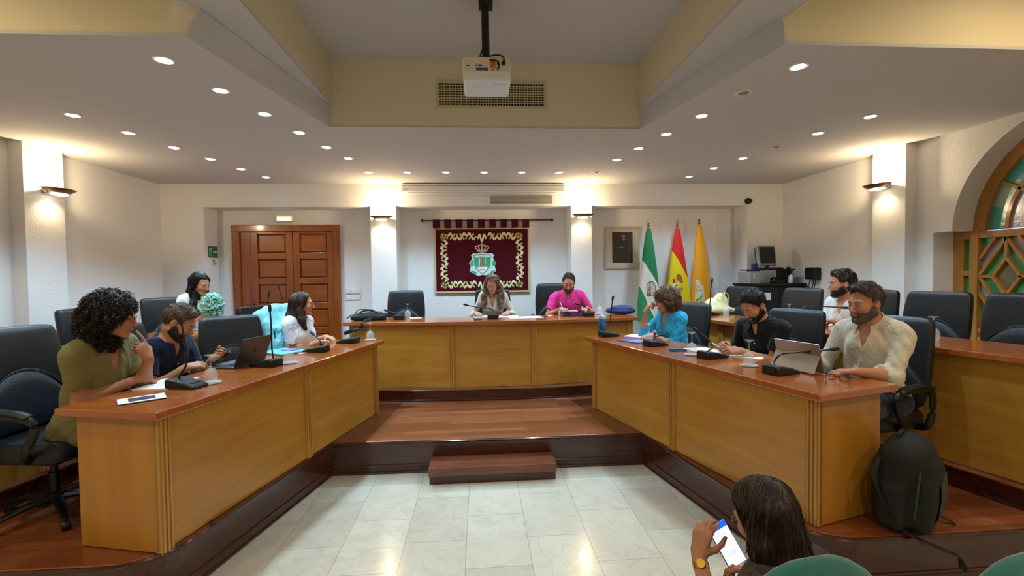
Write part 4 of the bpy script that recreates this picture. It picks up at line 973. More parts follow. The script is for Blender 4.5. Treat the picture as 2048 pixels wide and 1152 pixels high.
goblet((3.36, 3.20, Z2T), 'upturned wine glass alone on the right back-row desk, under the lattice window')
goblet((3.30, 4.72, Z2T), 'upturned wine glass half hidden behind the chair of the black polo')

def sheet(name, lab, cat, loc, rz, w_, h_, th, m, group=None, extra=None):
    t = thing(name, lab, cat, loc, rz, group); MB().bx(-w_/2, w_/2, -h_/2, h_/2, 0, th).build('sheet' if th < .004 else 'cover', m, t, bevel=.0008)
    if extra: extra(t)
    return t
def lines(t, z, w_, h_, n=9):
    g = MB()
    for i in range(n): y = h_*.4-i*h_*.8/n; g.bx(-w_*.4, w_*(.38-.12*((i*7) % 3)), y-.0018, y+.0018, z, z+.0004)
    g.build('printed_lines', mat('ink_grey', '#8b8d94', .7) if 'ink_grey' not in bpy.data.materials else bpy.data.materials['ink_grey'], t)
rzL, rzR = math.atan2(.972, .235)-PI/2, math.atan2(.963, -.271)-PI/2
M_tan = mat('kraft_cover', '#c69a55', .6); M_navyc = mat('navy_cover', '#22264a', .5)
nb = thing('notebook', 'tan-edged notebook with dark blue print at the near end of the left desk', 'notebook', (-1.90, 2.71, Z1), rzL+.9)
MB().bx(-.11, .11, -.075, .075, 0, .004).build('back_cover', M_tan, nb); MB().bx(-.108, .108, -.073, .073, .004, .011).build('pages', M_navyc, nb); MB().bx(-.106, .106, -.071, .071, .011, .013).build('front_cover', M_paper, nb); MB().bx(-.06, .06, -.045, .045, .013, .0134).build('cover_picture', mat('cover_picture', '#3a3f63', .5), nb)
sheet('notepad', 'open white notepad under the hand of the olive-shirted person', 'notepad', (-2.03, 3.12, Z1), rzL+.25, .22, .30, .006, M_paper, None, lambda t: lines(t, .006, .22, .3))
# laptop
lp = thing('laptop', 'open grey laptop on the left desk, its lid turned to the aisle', 'laptop', (-1.80, 3.72, Z1), rzL)   # local x: away from the aisle is -x
M_lap = mat('laptop_grey', '#74757a', .35, metal=.7); M_lid = mat('laptop_lid', '#4d4c50', .35, metal=.6)
MB().bx(-.235, 0, -.165, .165, .003, .016).build('base', M_lap, lp, bevel=.004)
kk = MB()
for i in range(5):
    for j in range(13): kk.bx(-.105+i*.0195, -.089+i*.0195, -.135+j*.0208, -.118+j*.0208, .016, .0175)
kk.build('keyboard', M_blackpl, lp); MB().bx(-.215, -.125, -.06, .06, .016, .0166).build('touchpad', mat('touchpad', '#66676c', .3), lp)
lid = MB().bx(-.004, .004, -.165, .165, 0, .225).build('lid', M_lid, lp, bevel=.003, loc=(.0, 0, .013), rot=(0, .36, 0))
MB().bx(-.0052, -.004, -.155, .155, .012, .215).build('screen', mat('laptop_screen', '#121722', .1, emit='#3a4a66', estr=.25), lid)
lgm = MB(); lgm.lathe([(.013, 0), (.013, .0006)], 16, (.0042, -.005, .115), (1, 0, 0)); lgm.lathe([(.0125, 0), (.0125, .0006)], 16, (.0042, .007, .115), (1, 0, 0)); lgm.ball((.0044, .003, .134), .005, 6, (.15, .6, 1)); lgm.build('lid_mark', mat('lid_mark', '#2a2a2d', .2, metal=.6), lid)
# folder stack
fo = thing('folder', 'light blue folder lying on the left desk behind the glass', 'folder', (-1.79, 4.30, Z1+.0), rzL-.35); MB().bx(-.17, .17, -.125, .125, 0, .004).build('back_flap', M_navyc, fo); MB().bx(-.165, .165, -.12, .12, .004, .012).build('papers', M_paper, fo); MB().bx(-.17, .17, -.125, .125, .012, .016).build('front_flap', mat('light_blue_card', '#58bfd6', .5), fo)
sheet('booklet', 'small purple booklet on top of the light blue folder', 'booklet', (-1.74, 4.34, Z1+.016), rzL-.6, .10, .13, .007, mat('purple_cover', '#6f78c4', .4), None, lambda t: MB().bx(-.03, .03, -.03, .03, .007, .0075).build('cover_label', mat('purple_label', '#8f9ae0', .4), t))
sheet('note_card', 'pale pink card at the corner of the light blue folder', 'card', (-1.60, 4.26, Z1), rzL-.3, .07, .09, .0015, mat('pale_pink_card', '#d9c3b8', .6))
# right desk
bo = thing('water_bottle', 'blue water bottle with a white cap at the far end of the right desk', 'bottle', (1.345, 5.03, Z1)); M_bot = mat('blue_bottle', '#1f6fae', .3, coat=.3)
MB().lathe([(.034, 0), (.037, .006), (.037, .15), (.034, .172), (.030, .176)], 24).build('body', M_bot, bo, smooth=True); MB().lathe([(.037, .172), (.0375, .178), (.0375, .205), (.034, .209)], 24).build('cap', mat('bottle_cap', '#a8d3ea', .35), bo, smooth=True); MB().lathe([(.016, .208), (.016, .222), (.012, .228)], 16).bx(-.03, .01, -.01, .01, .222, .234).build('spout', M_white, bo, smooth=True); MB().lathe([(.0376, .03), (.0376, .10)], 24).build('label_band', mat('bottle_dark_blue', '#17568c', .35), bo)
sheet('paper', 'white sheets in front of the person in the bright blue sweater', 'paper', (1.70, 4.80, Z1), rzR+.5, .21, .29, .004, M_paper, None, lambda t: lines(t, .004, .21, .29))
sheet('folder', 'purple folder on the right desk in front of the white sheets', 'folder', (1.52, 4.47, Z1), rzR+.2, .20, .28, .008, mat('violet_folder', '#5a5ca8', .45), None, lambda t: MB().bx(-.07, .07, -.10, .02, .008, .0085).build('cover_label', mat('violet_label', '#8d90cf', .45), t))
sheet('notebook', 'dark notebook under the forearm of the person in the bright blue sweater', 'notebook', (1.72, 4.42, Z1), rzR-.3, .12, .17, .010, mat('dark_notebook', '#1f2238', .5), None, lambda t: MB().bx(-.058, .06, -.083, .083, .002, .008).build('pages', M_paper, t))
def phone(loc, rz, lab, screen, name='phone', rot=None, estr=.0):
    t = thing(name, lab, 'phone', loc, rz, None, rot); MB().bx(-.037, .037, -.076, .076, 0, .0085).build('case', M_blackpl, t, bevel=.003); MB().bx(-.034, .034, -.073, .073, .0085, .0092).build('screen', screen, t, bevel=.0003); return t
M_offscr = mat('dark_screen', '#0b0c10', .08)
phone((1.70, 3.86, Z1), rzR+1.3, 'black phone lying on the right desk near the front edge', M_offscr)
sheet('paper', 'stack of white papers under the hands of the person in the black polo', 'paper', (2.10, 3.58, Z1), rzR+.5, .25, .34, .006, M_paper, None, lambda t: lines(t, .006, .25, .34))
sheet('paper', 'loose white sheet at the edge of the stack by the black polo', 'paper', (1.92, 3.85, Z1), rzR-.15, .21, .29, .0012, M_paper, None, lambda t: lines(t, .0012, .21, .29))
# tablet with kickstand
tb = thing('tablet', 'silver tablet propped on its kickstand at the near end of the right desk', 'tablet', (2.165, 2.99, Z1), math.atan2(.963, -.271))   # local x along the desk, +y towards the aisle
M_tab = mat('tablet_silver', '#a7a49f', .35, metal=.6)
s_ = MB().bx(-.165, .165, -.004, .004, 0, .205).build('body', M_tab, tb, bevel=.003, rot=(-.30, 0, 0), loc=(0, -.02, .004))
MB().bx(-.158, .158, -.0052, -.004, .008, .197).build('screen', mat('tablet_screen', '#10141c', .1, emit='#7f97b8', estr=.4), s_)
MB().bx(-.163, .163, -.002, .002, -.125, 0).build('kickstand', mat('tablet_kick', '#b3ab9d', .4, metal=.4), s_, loc=(0, .006, .125), rot=(.75, 0, 0), bevel=.0015)
tk = sheet('keyboard', 'black keyboard cover lying between the tablet and its user', 'keyboard', (2.285, 3.005, Z1), math.atan2(.963, -.271), .30, .13, .006, M_blackm); 
ky = MB()
for r_ in range(4):
    for c_ in range(12): ky.bx(-.14+c_*.0235, -.12+c_*.0235, -.05+r_*.026, -.028+r_*.026, .006, .008)
ky.build('keys', M_blackpl, tk)
gs = thing('eyeglasses', 'dark-rimmed eyeglasses lying on the near end of the right desk', 'glasses', (2.17, 2.66, Z1), 2.5)
rim = MB()
for s in (-1, 1): rim.tube([(s*.034+.026*math.cos(a)*(1+.0), -.0, .022+.018*math.sin(a)) for a in [k*PI/10 for k in range(21)]], .0022, 6)
rim.tube([(-.009, 0, .028), (0, 0, .031), (.009, 0, .028)], .0022, 6); rim.build('rim', mat('dark_red_frame', '#3a1418', .3), gs, smooth=True)
for s in (-1, 1):
    MB().tube(catmull([(s*.060, 0, .03), (s*.066, .03, .030), (s*.064, .10, .024), (s*.058, .14, .003)], 5), .0022, 6).build('temple', bpy.data.materials['dark_red_frame'], gs, smooth=True)
    MB().lathe([(.024, 0), (.024, .001)], 20, (s*.034, 0, .022), (0, 1, 0)).build('lens', M_glass, gs)
# head desk
lb = thing('laptop_bag', 'black laptop bag with a loose strap at the left end of the head desk', 'bag', (-1.38, 5.86, Z2T), .05)
S = SDF().rbox((0, 0, .035), (.21, .14, .032), .025).rbox((.02, -.01, .07), (.13, .09, .02), .018, k=.02).ell((.06, 0, .085), (.07, .05, .025), k=.02).noise(.006, 22, 3)
link(S.mesh(.008, 'bag'), 'body', mat('black_nylon', '#131315', .65, bump=.3, bscale=300), lb)
MB().tube(catmull([(-.10, -.1, .085), (-.07, -.11, .11), (.0, -.11, .125), (.08, -.1, .11), (.10, -.09, .08)], 5), .007, 6, 1.6).build('handle', M_blackm, lb, smooth=True)
MB().tube(catmull([(-.2, -.08, .06), (-.24, -.15, .03), (-.17, -.20, .08), (-.02, -.17, .10), (.1, -.12, .11), (.22, -.05, .09), (.27, 0, .05), (.22, .05, .05)], 5), .008, 6, .4).build('strap', M_blackm, lb, smooth=True)
MB().tube(catmull([(.05, -.15, .03), (.03, -.26, .016), (.0, -.322, .002), (-.05, -.335, -.055), (-.16, -.338, -.10), (-.23, -.34, -.125)], 5), .022, 6, .25, upv=(0, 1, 0)).build('hanging_strap', M_blackm, lb, smooth=True)
MB().tube(catmull([(-.15, -.08, .09), (-.12, -.06, .13), (-.02, -.03, .13), (.06, -.02, .12)], 5), .006, 6).build('zip_strap', M_blackm, lb, smooth=True)
sheet('note_card', 'small white card beside the glass on the head desk', 'card', (-.82, 5.93, Z2T), .2, .14, .09, .004, M_paper)
sheet('name_plate', 'small brown wooden block at the middle front of the head desk', 'block', (-.03, 5.545, Z2T), 0, .10, .04, .018, mat('brown_block', '#7a5632', .5))
sheet('paper', 'white sheets to the right of the middle microphone on the head desk', 'paper', (.56, 5.74, Z2T), .1, .42, .24, .003, M_paper, None, lambda t: lines(t, .003, .42, .24))
sheet('paper', 'white papers under the hands of the long-haired person', 'paper', (.36, 5.92, Z2T), -.1, .24, .30, .004, M_paper, None, lambda t: lines(t, .004, .24, .3))
sheet('paper', 'grey-white document held upright at the left of the long-haired person', 'paper', (.02, 5.93, Z2T), .15, .21, .28, .005, mat('grey_paper', '#c9c9cc', .7), None, lambda t: lines(t, .005, .21, .28))
ct = thing('coaster', 'small gold coaster beside the person in the pink polo', 'coaster', (.90, 5.90, Z2T)); MB().lathe([(.07, 0), (.075, .004), (.07, .008), (.06, .006)], 28).build('disc', M_brass, ct, smooth=True); MB().lathe([(.055, .006), (.05, .009), (.001, .009)], 28).build('inlay', M_tan, ct, smooth=True)
tbk = thing('tablet', 'black tablet case lying open in front of the person in the pink polo', 'tablet', (1.20, 5.86, Z2T), .05); MB().bx(-.17, .17, -.11, .11, .0, .012).build('case', M_blackpl, tbk, bevel=.004, rot=(.22, 0, 0), loc=(0, 0, .024)); MB().bx(-.155, .155, -.10, .10, .012, .0135).build('screen', M_offscr, tbk, rot=(.22, 0, 0), loc=(0, 0, .024))
sheet('paper', 'white sheet on which the person in the pink polo is writing', 'paper', (1.15, 5.99, Z2T+.0), -.1, .24, .15, .055, M_paper)
cp = thing('zip_bag', 'dark blue zipped bag at the right end of the head desk', 'bag', (1.83, 5.93, Z2T), -.08)
S = SDF().ell((0, 0, .045), (.19, .12, .055), k=.02).ell((.03, .02, .075), (.13, .09, .04), k=.03).half((0, 0, .002), (0, 0, -1), .004).noise(.004, 18, 5)
link(S.mesh(.008, 'zipbag'), 'body', mat('navy_nylon', '#1d2a66', .55, bump=.3, bscale=250), cp)
MB().tube(catmull([(-.17, -.05, .06), (-.1, -.09, .085), (0, -.095, .09), (.1, -.085, .08), (.18, -.04, .06)], 5), .005, 6).build('zip', mat('navy_zip', '#141c48', .5), cp, smooth=True)
MB().prism([(-.12, -.075), (-.03, -.085), (-.02, -.02), (-.10, 0)], .088, .096).build('flap', mat('navy_flap', '#243278', .5), cp, bevel=.003)
# back rows
bg = thing('document_bag', 'black document bag standing on the back-row desk in front of the door', 'bag', (-2.78, 5.80, Z2T), 1.25)
S = SDF().rbox((0, 0, .10), (.19, .04, .10), .02).noise(.004, 25, 8)
link(S.mesh(.009, 'docbag'), 'body', mat('black_bag_leather', '#161617', .5, bump=.2, bscale=120), bg)
MB().tube(catmull([(-.06, 0, .195), (-.05, 0, .225), (.05, 0, .225), (.06, 0, .195)], 5), .007, 8).build('handle', M_blackm, bg, smooth=True); MB().prism([(-.18, .0), (.18, 0), (.15, .13), (-.15, .13)], 0, .006, Matrix(((1, 0, 0, 0), (0, 0, 1, -.05), (0, 1, 0, .06), (0, 0, 0, 1)))).build('flap', bpy.data.materials['black_bag_leather'], bg, bevel=.002)
hb = thing('handbag', 'cream soft handbag with loop handles on the right back-row desk', 'bag', (3.03, 5.74, Z2T), .3)
S = SDF().ell((-.07, 0, .09), (.11, .09, .11), k=.04).ell((.08, .02, .12), (.10, .09, .14), k=.04).ell((0, -.02, .05), (.20, .11, .06), k=.05).ell((.17, -.04, .04), (.09, .06, .045), k=.03).half((0, 0, .003), (0, 0, -1), .005).noise(.012, 16, 11)
link(S.mesh(.009, 'handbag'), 'body', mat('cream_leather', '#d9cf9c', .5, bump=.2, bscale=60), hb)
for dx in (-.0, .07): MB().tube(catmull([(dx-.06, -.05, .13), (dx-.03, -.06, .21), (dx+.03, -.05, .265), (dx+.09, -.04, .23), (dx+.11, -.03, .13)], 5), .009, 8, .6).build('handle', bpy.data.materials['cream_leather'], hb, smooth=True)
sheet('paper', 'white papers at the far left end of the right back-row desk', 'paper', (2.80, 5.82, Z2T), .4, .2, .28, .02, M_paper, None, lambda t: lines(t, .02, .2, .28))
sheet('paper', 'white papers in front of the dark-bearded person', 'paper', (3.32, 4.36, Z2T), rzR+.3, .22, .30, .008, M_paper, None, lambda t: lines(t, .008, .22, .3))
# backpack on the stage beside the desk
bp = thing('backpack', 'black backpack with loose straps standing on the stage against the end of the right desk', 'backpack', (2.375, 2.44, .29), .35, None, (.10, -.12, .55))
S = SDF().rbox((0, .02, .26), (.155, .10, .25), .09, k=.03).ell((0, -.02, .42), (.13, .10, .12), k=.05).rbox((0, -.10, .20), (.12, .05, .17), .05, k=.025).ell((.0, -.115, .37), (.09, .045, .08), k=.03).rbox((-.15, .02, .17), (.03, .06, .13), .03, k=.02).rbox((.15, .02, .17), (.03, .06, .13), .03, k=.02).noise(.005, 16, 4)
M_bp = mat('black_backpack_nylon', '#121413', .7, bump=.3, bscale=280)
bpb = link(S.mesh(.010, 'backpack'), 'body', M_bp, bp)
M_bpg = mat('grey_green_panel', '#353b35', .6, bump=.25, bscale=250)
MB().rings([[(x*.9, -.152-.012*math.sin(PI*(z-.08)/.26), z) for x in (-.035, .0, .05, .10)] for z in (.07, .10, .14, .2, .27, .32, .36)]+[], cap=False, closed=False).build('front_panel', M_bpg, bp, smooth=True)
MB().tube(catmull([(-.12, -.08, .12), (-.135, -.085, .28), (-.10, -.08, .42), (0, -.08, .505), (.10, -.08, .42), (.135, -.085, .28), (.12, -.08, .12)], 6), .006, 6).build('zip', M_bpg, bp, smooth=True)
MB().tube(catmull([(-.04, .05, .50), (-.03, .04, .545), (.03, .04, .545), (.04, .05, .50)], 5), .010, 8, .6).build('top_handle', M_bp, bp, smooth=True)
MB().tube([(.0, -.10, .47), (.02, -.11, .44), (.025, -.115, .42)], .004, 6).tube([(.05, -.13, .36), (.06, -.135, .34)], .005, 6).build('zip_pull', M_brass, bp, smooth=True)
MB().tube(catmull([(-.10, .09, .44), (-.17, .10, .36), (-.19, .05, .22), (-.17, -.02, .09), (-.13, -.10, .03), (-.10, -.20, .008), (-.06, -.26, -.02), (-.03, -.275, -.10)], 6), .018, 6, .3).build('shoulder_strap', M_bp, bp, smooth=True)
MB().tube(catmull([(.10, .09, .44), (.17, .10, .34), (.19, .04, .2), (.175, -.04, .09), (.19, -.12, .03), (.21, -.19, -.005), (.22, -.205, -.10)], 6), .014, 6, .35).build('shoulder_strap', M_bp, bp, smooth=True)
# jacket over the chair back
jk = thing('jacket', 'light blue denim jacket hung over the chair of the person in the white T-shirt', 'jacket', (-1.80, 4.775, .29), facing(.96, -.28))
def lean_(x, y, z): return (x, y+.20+(z-.5)*.20-.05*math.sin((z-.5)*3.4), z)
S = SDF()
for x in np.linspace(-.235, .235, 13):
    z0 = 1.0-.06*abs(x)/.23; zt = 1.125-.035*(abs(x)/.235)**2
    S.cone(lean_(x, -.005, zt), lean_(x*1.06, .085, .60), .038, .032, k=.03); S.cone(lean_(x, .0, zt), lean_(x*1.04, -.078, .95), .036, .030, k=.03); S.cone(lean_(x*1.04, -.070, .95), lean_(x*1.08, -.085, .66), .030, .030, k=.03)
for s in (-1, 1): S.cone(lean_(s*.245, .0, 1.07), lean_(s*.285, .02, .60), .055, .048, k=.03).cone(lean_(s*.26, -.06, 1.0), lean_(s*.28, -.10, .62), .042, .036, k=.02)
S.noise(.016, 26, 9, (1.6, 1.6, .25)).noise(.003, 60, 10)
M_jk = mat('light_blue_denim', '#86cdd6', .8, bump=.9, bscale=14, var=.12, vscale=9, stretch=(1, 1, .35))
link(S.mesh(.009, 'jacket'), 'body', M_jk, jk)
cl_ = MB().tube(catmull([lean_(-.13, -.05, 1.13), lean_(-.08, .03, 1.155), lean_(.0, .05, 1.16), lean_(.08, .03, 1.155), lean_(.13, -.05, 1.13)], 6), .022, 8, .55); cl_.build('collar', M_jk, jk, smooth=True)
for q in ((-.285, -.0, .70), (.285, -.02, .72)): MB().lathe([(.010, 0), (.010, .004)], 12, lean_(*q), (1 if q[0] > 0 else -1, 0, 0)).build('button', M_steelgrey, jk)
# public seats
def public_seat(x, y, rz, lab):
    t = thing('public_seat', lab, 'chair', (x, y, 0), rz, 'teal public seats')       # faces +y
    M_t = bpy.data.materials.get('teal_fabric') or mat('teal_fabric', '#15645f', .9, bump=.3, bscale=350, sheen=.4)
    R = []
    for i in range(13):
        q = i/12; z = .38+.637*q; hw = .215*(1-.0*q)*(1 if q < .75 else math.sqrt(max(.05, 1-((q-.75)/.25)**2*.9)))**1; 
        R.append([(hw*math.copysign(abs(math.cos(2*PI*k/32))**.5, math.cos(2*PI*k/32)), -.23-.05*q+.035*math.copysign(abs(math.sin(2*PI*k/32))**.7, math.sin(2*PI*k/32))*(1 if 0 < i < 12 else .5), z) for k in range(32)])
    MB().rings(R).build('backrest', M_t, t, smooth=True, sub=1)
    MB().rings([[(x_*.86, y_-.035, z_-.03) for x_, y_, z_ in r] for r in R[:-1]]).build('back_shell', mat('seat_shell', '#2b332f', .6) if 'seat_shell' not in bpy.data.materials else bpy.data.materials['seat_shell'], t, smooth=True)
    MB().bx(-.22, .22, -.14, .26, .31, .385).build('seat', M_t, t, bevel=.03, seg=3)
    for s in (-1, 1): MB().tube([(s*.19, .2, .33), (s*.2, .22, 0)], .014, 8).tube([(s*.19, -.16, .33), (s*.2, -.26, 0)], .014, 8).tube([(s*.19, -.16, .33), (s*.19, -.21, .55)], .014, 8).build('leg_frame', M_blackpl, t, smooth=True)
public_seat(.79, 1.365, .14, 'teal public seat in the foreground, behind the long-haired person with the phone')
public_seat(1.32, 1.33, .20, 'teal public seat at the bottom right corner, left empty')
# ================================================================ PEOPLE
def nrm(v): v = np.array(v, float); return v/max(np.linalg.norm(v), 1e-9)
def rotm(yaw, pitch, roll):
    """columns right, forward, up; yaw turns left, pitch nods down, roll tips to the right (degrees)"""
    y, p, r = (math.radians(a) for a in (yaw, pitch, roll))
    return np.array((Matrix.Rotation(y, 3, 'Z') @ Matrix.Rotation(-p, 3, 'X') @ Matrix.Rotation(r, 3, 'Y')))
def skin(name, c): return mat(name, c, .5, spec=.35, var=.07, vscale=25, bump=.05, bscale=220)
def hairm(name, c, v=.35): return mat(name, c, .42, spec=.4, var=v, vscale=30, bump=.3, bscale=90, stretch=(1, 1, .25))
def CLOTH(n, c, b=.25, r=.85, fold=.5):
    m = mat(n, c, r, bump=b, bscale=320, sheen=.12, var=.05, vscale=12, spec=.2); nt = m.node_tree; L = nt.links
    u0 = [x for x in nt.nodes if x.type == 'BUMP'][0]; tc = [x for x in nt.nodes if x.type == 'TEX_COORD'][0]
    mp = nt.nodes.new('ShaderNodeMapping'); mp.inputs['Scale'].default_value = (1.2, 1.2, .7); L.new(tc.outputs['Object'], mp.inputs[0])
    q = nt.nodes.new('ShaderNodeTexNoise'); q.inputs['Scale'].default_value = 9; q.inputs['Detail'].default_value = 3; q.inputs['Distortion'].default_value = 1.8; L.new(mp.outputs[0], q.inputs['Vector'])
    u = nt.nodes.new('ShaderNodeBump'); u.inputs['Strength'].default_value = fold; u.inputs['Distance'].default_value = .05; L.new(q.outputs['Fac'], u.inputs['Height']); L.new(u.outputs[0], u0.inputs['Normal'])
    return m
def strands(P, N, flow, n, L, r, seed, steps=5, lift=.25, curl=0., turns=1.6, sides=4, wav=0.):
    """locks that creep along a hair volume"""
    from mathutils import kdtree
    kd = kdtree.KDTree(len(P))
    for i, p in enumerate(P): kd.insert(p, i)
    kd.balance()
    rng = np.random.RandomState(seed); mb = MB(); idx = rng.choice(len(P), n)
    for i in idx:
        p = P[i].copy(); L_ = L*rng.uniform(.65, 1.25); ph = rng.uniform(0, 6.28); rr = rng.uniform(.7, 1.2); jit = rng.normal(size=3)*wav; pts = []; j = i
        for k in range(steps+1):
            t = k/steps; nn = N[j]; f = np.array(flow(p), float)+jit; f = nrm(f-nn*(f@nn)); bb = np.cross(nn, f)
            q = p+nn*(r*.5+lift*L_*t*t)
            if curl: q = q+(nn*abs(math.sin(ph+turns*6.28*t))+bb*math.cos(ph+turns*6.28*t))*curl*rr*min(1, t*3)
            pts.append(q)
            p = p+f*L_/steps; _, j, dd = kd.find(p)
            if dd < .02: p = P[j]+(p-P[j])-N[j]*((p-P[j])@N[j])
        mb.tube(pts, [r*rr*(1-.15*k/steps) if k < steps else r*.25 for k in range(steps+1)], sides, .7)
    return mb
def vn(me):
    n = len(me.vertices); P = np.empty(n*3, np.float32); N = np.empty(n*3, np.float32)
    me.vertices.foreach_get('co', P); me.vertices.foreach_get('normal', N); return P.reshape(-1, 3).astype(float), N.reshape(-1, 3).astype(float)
CURLS = {'relaxed': [(.30, .45, .3), (.38, .5, .3), (.45, .55, .35), (.5, .6, .35)], 'flat': [(.05, .12, .08)]*4, 'fist': [(1.35, 1.65, 1.0)]*4, 'grip': [(.55, .85, .5), (.65, .9, .5), (.75, .95, .5), (.8, 1., .5)],
         'pen': [(.75, .75, .35), (.95, .95, .5), (1.1, 1.2, .6), (1.2, 1.3, .6)], 'cheek': [(.12, .15, .1), (1.3, 1.6, .9), (1.4, 1.7, 1.), (1.45, 1.7, 1.)]}
def add_hand(S, W, d, n, right, curl, sc=1.0, thumb=.6):
    d = nrm(d); n = nrm(np.array(n, float)-d*(np.array(n, float)@d)); t = np.cross(d, n)*(1 if right else -1)
    W = np.array(W, float)
    for i, (off, ml) in enumerate(((.030, .090), (.010, .094), (-.010, .089), (-.028, .080))):
        K = W+(d*ml+t*off)*sc
        S.cone(W+(d*.012+t*off*.55)*sc, K, .0150*sc, .0112*sc, k=.012*sc)
        a = 0; p = K; sp = (.10, .03, -.04, -.11)[i]
        for j, (ln, r0, r1) in enumerate(zip(((.042, .026, .021), (.046, .030, .022), (.042, .028, .021), (.033, .021, .018))[i], (.0098, .0090, .0080), (.0090, .0080, .0066))):
            a += CURLS[curl][i][j]; e = nrm(d*math.cos(a)+n*math.sin(a)+t*sp*(1-min(1, a)))
            q = p+e*ln*sc; S.cone(p, q, r0*sc, r1*sc, k=.003); p = q
    S.cone(W+d*.02*sc, W+d*.07*sc, .026*sc, .027*sc, k=.012, flat=(n, 1.9))
    p = W+(d*.020+t*.022+n*.006)*sc; e = nrm(d*.62+t*.72+n*(.25+.3*thumb)); q = p+e*.046*sc; S.cone(p, q, .0155*sc, .0125*sc, k=.012*sc)
    e = nrm(d*.85+t*(.45-.5*thumb)+n*(.3+.5*thumb)); q2 = q+e*.034*sc; S.cone(q, q2, .0115*sc, .0098*sc, k=.004)
    e = nrm(d*.9+t*(.25-.6*thumb)+n*(.25+.4*thumb)); S.cone(q2, q2+e*.026*sc, .0098*sc, .0078*sc, k=.004)
def ik(S, W, l1, l2, pole):
    S, W = np.array(S, float), np.array(W, float); v = W-S; D = np.linalg.norm(v)
    if D > (l1+l2)*.995:
        k = D/((l1+l2)*.995); l1 *= min(k, 1.12); l2 *= min(k, 1.12)
        if D > (l1+l2)*.995: W = S+v/D*(l1+l2)*.995; v = W-S; D = np.linalg.norm(v)
    D = max(D, abs(l1-l2)*1.05); a = (l1*l1-l2*l2+D*D)/(2*D); h = math.sqrt(max(l1*l1-a*a, 0)); u = v/np.linalg.norm(v)
    p = np.array(pole, float); p = nrm(p-u*(p@u)); return S+u*a+p*h, W
class EyeM: pass
M_eye = mat('eye_white', '#d8d2cc', .25); M_iris = mat('eye_iris', '#2b1a10', .2); M_lip = None
M_shoe = mat('dark_shoe', '#1c1a1a', .5)
PEOPLE = []
def person(label, head, face, fz, lean=12, hyaw=0, hpitch=10, hroll=0, female=False, skinc='#b9805f', hair=None, hairc='#2a1c14', beard=None, shirt=None, trousers='#2b2d36',
           hands=(), girth=1.0, twist=0, headfwd=.03, shirtmat=None, sleeve='short', neck='crew', hipz=.56, sh=0, res=.0045, extras=None, seed=1, slim=1.0, eyes=.5, hc=None, lipc='#96604f', glasses=None, legs=True, shirt_noise=.007, headscale=1.0):
    face = nrm((face[0], face[1], 0)); rz = math.atan2(face[1], face[0])-PI/2
    cr_, sr_ = math.cos(rz), math.sin(rz)
    fsc = (.94 if female else 1.0); wsc = (.84 if female else .97)*slim
    R_s = np.array(Matrix.Rotation(-math.radians(lean), 3, 'X')); R_t = np.array(Matrix.Rotation(math.radians(twist), 3, 'Z'))
    up_, fw_2 = R_s@V3(0, 0, 1), R_s@V3(0, 1, 0)
    hz = head[2]-fz
    # torso length so that the head reaches its height
    npitch = math.radians(lean*.55+8)
    nv = V3(0, math.sin(npitch)*.135+headfwd, math.cos(npitch)*.135)*fsc
    T = (hz-nv[2]-hipz)/(.535*up_[2])
    N = V3(0, 0, hipz)+up_*.535*T
    Hc = N+nv
    ox, oy = Hc[0]*cr_-Hc[1]*sr_, Hc[0]*sr_+Hc[1]*cr_
    base = (head[0]-ox, head[1]-oy)
    root = thing('person', label, 'person', (base[0], base[1], fz), rz, 'people in the council room')
    toL = lambda w: V3((w[0]-base[0])*cr_+(w[1]-base[1])*sr_, -(w[0]-base[0])*sr_+(w[1]-base[1])*cr_, w[2]-fz)
    dirL = lambda w: V3(w[0]*cr_+w[1]*sr_, -w[0]*sr_+w[1]*cr_, w[2])
    Rh = rotm(hyaw, hpitch, hroll)
    hs = fsc*headscale
    H = lambda x, y, z: Hc+Rh@(V3(x, y, z)*hs)
    B = lambda x, y, z: V3(0, 0, hipz)+R_s@(R_t@V3(x*wsc, y*wsc, 0)+V3(0, 0, z*T))
    M_sk = skin('skin_'+skinc[1:], skinc) if 'skin_'+skinc[1:] not in bpy.data.materials else bpy.data.materials['skin_'+skinc[1:]]
    M_lp = bpy.data.materials.get('lips_'+lipc[1:]) or mat('lips_'+lipc[1:], lipc, .4)
    # ---------------- body
    S = SDF()
    E = lambda c, r, k=.02, op='u', Rx=None: S.ell(H(*c), np.array(r)*hs, Rh if Rx is None else Rh@Rx, k*hs, op)
    Cn = lambda a, b, ra, rb, k=.01: S.cone(H(*a), H(*b), ra*hs, rb*hs, k*hs)
    fj = .9 if female else 1.0
    E((0, -.012, .040), (.074, .094, .082)); E((0, .030, -.018), (.062*fj, .066, .088), .03)
    for s in (-1, 1):
        Cn((s*.050*fj, .0, -.052), (s*.017, .070, -.096), .027*fj, .019, .02); E((s*.039, .062, -.022), (.024, .022, .022), .03)
    E((0, .078, -.097), (.021*fj, .018, .017), .014)
    Cn((-.036, .080, .027), (.036, .080, .027), .0115, .0115, .014)
    for s in (-1, 1): E((s*.031, .1005, .008), (.018, .012, .012), .010, 's'); E((s*.031, .0795, .0085+.0085*eyes), (.0155, .0142, .0085), .003); E((s*.031, .0795, -.0025), (.0145, .0135, .0070), .003)
    Cn((0, .089, .018), (0, .115, -.028), .0075, .0120 if not female else .0105, .010)
    for s in (-1, 1): E((s*.0095, .103, -.034), (.0075, .010, .007), .006)
    E((0, .094, -.0595), (.022, .0105, .0062), .005); E((0, .0925, -.0705), (.018, .0105, .0072), .005)
    for s in (-1, 1):
        Re = np.array(Matrix.Rotation(s*.35, 3, 'Z')); E((s*.077, -.008, -.002), (.0095, .020, .031), .006, 'u', Re); E((s*.088, -.002, .002), (.007, .010, .018), .005, 's', Re)
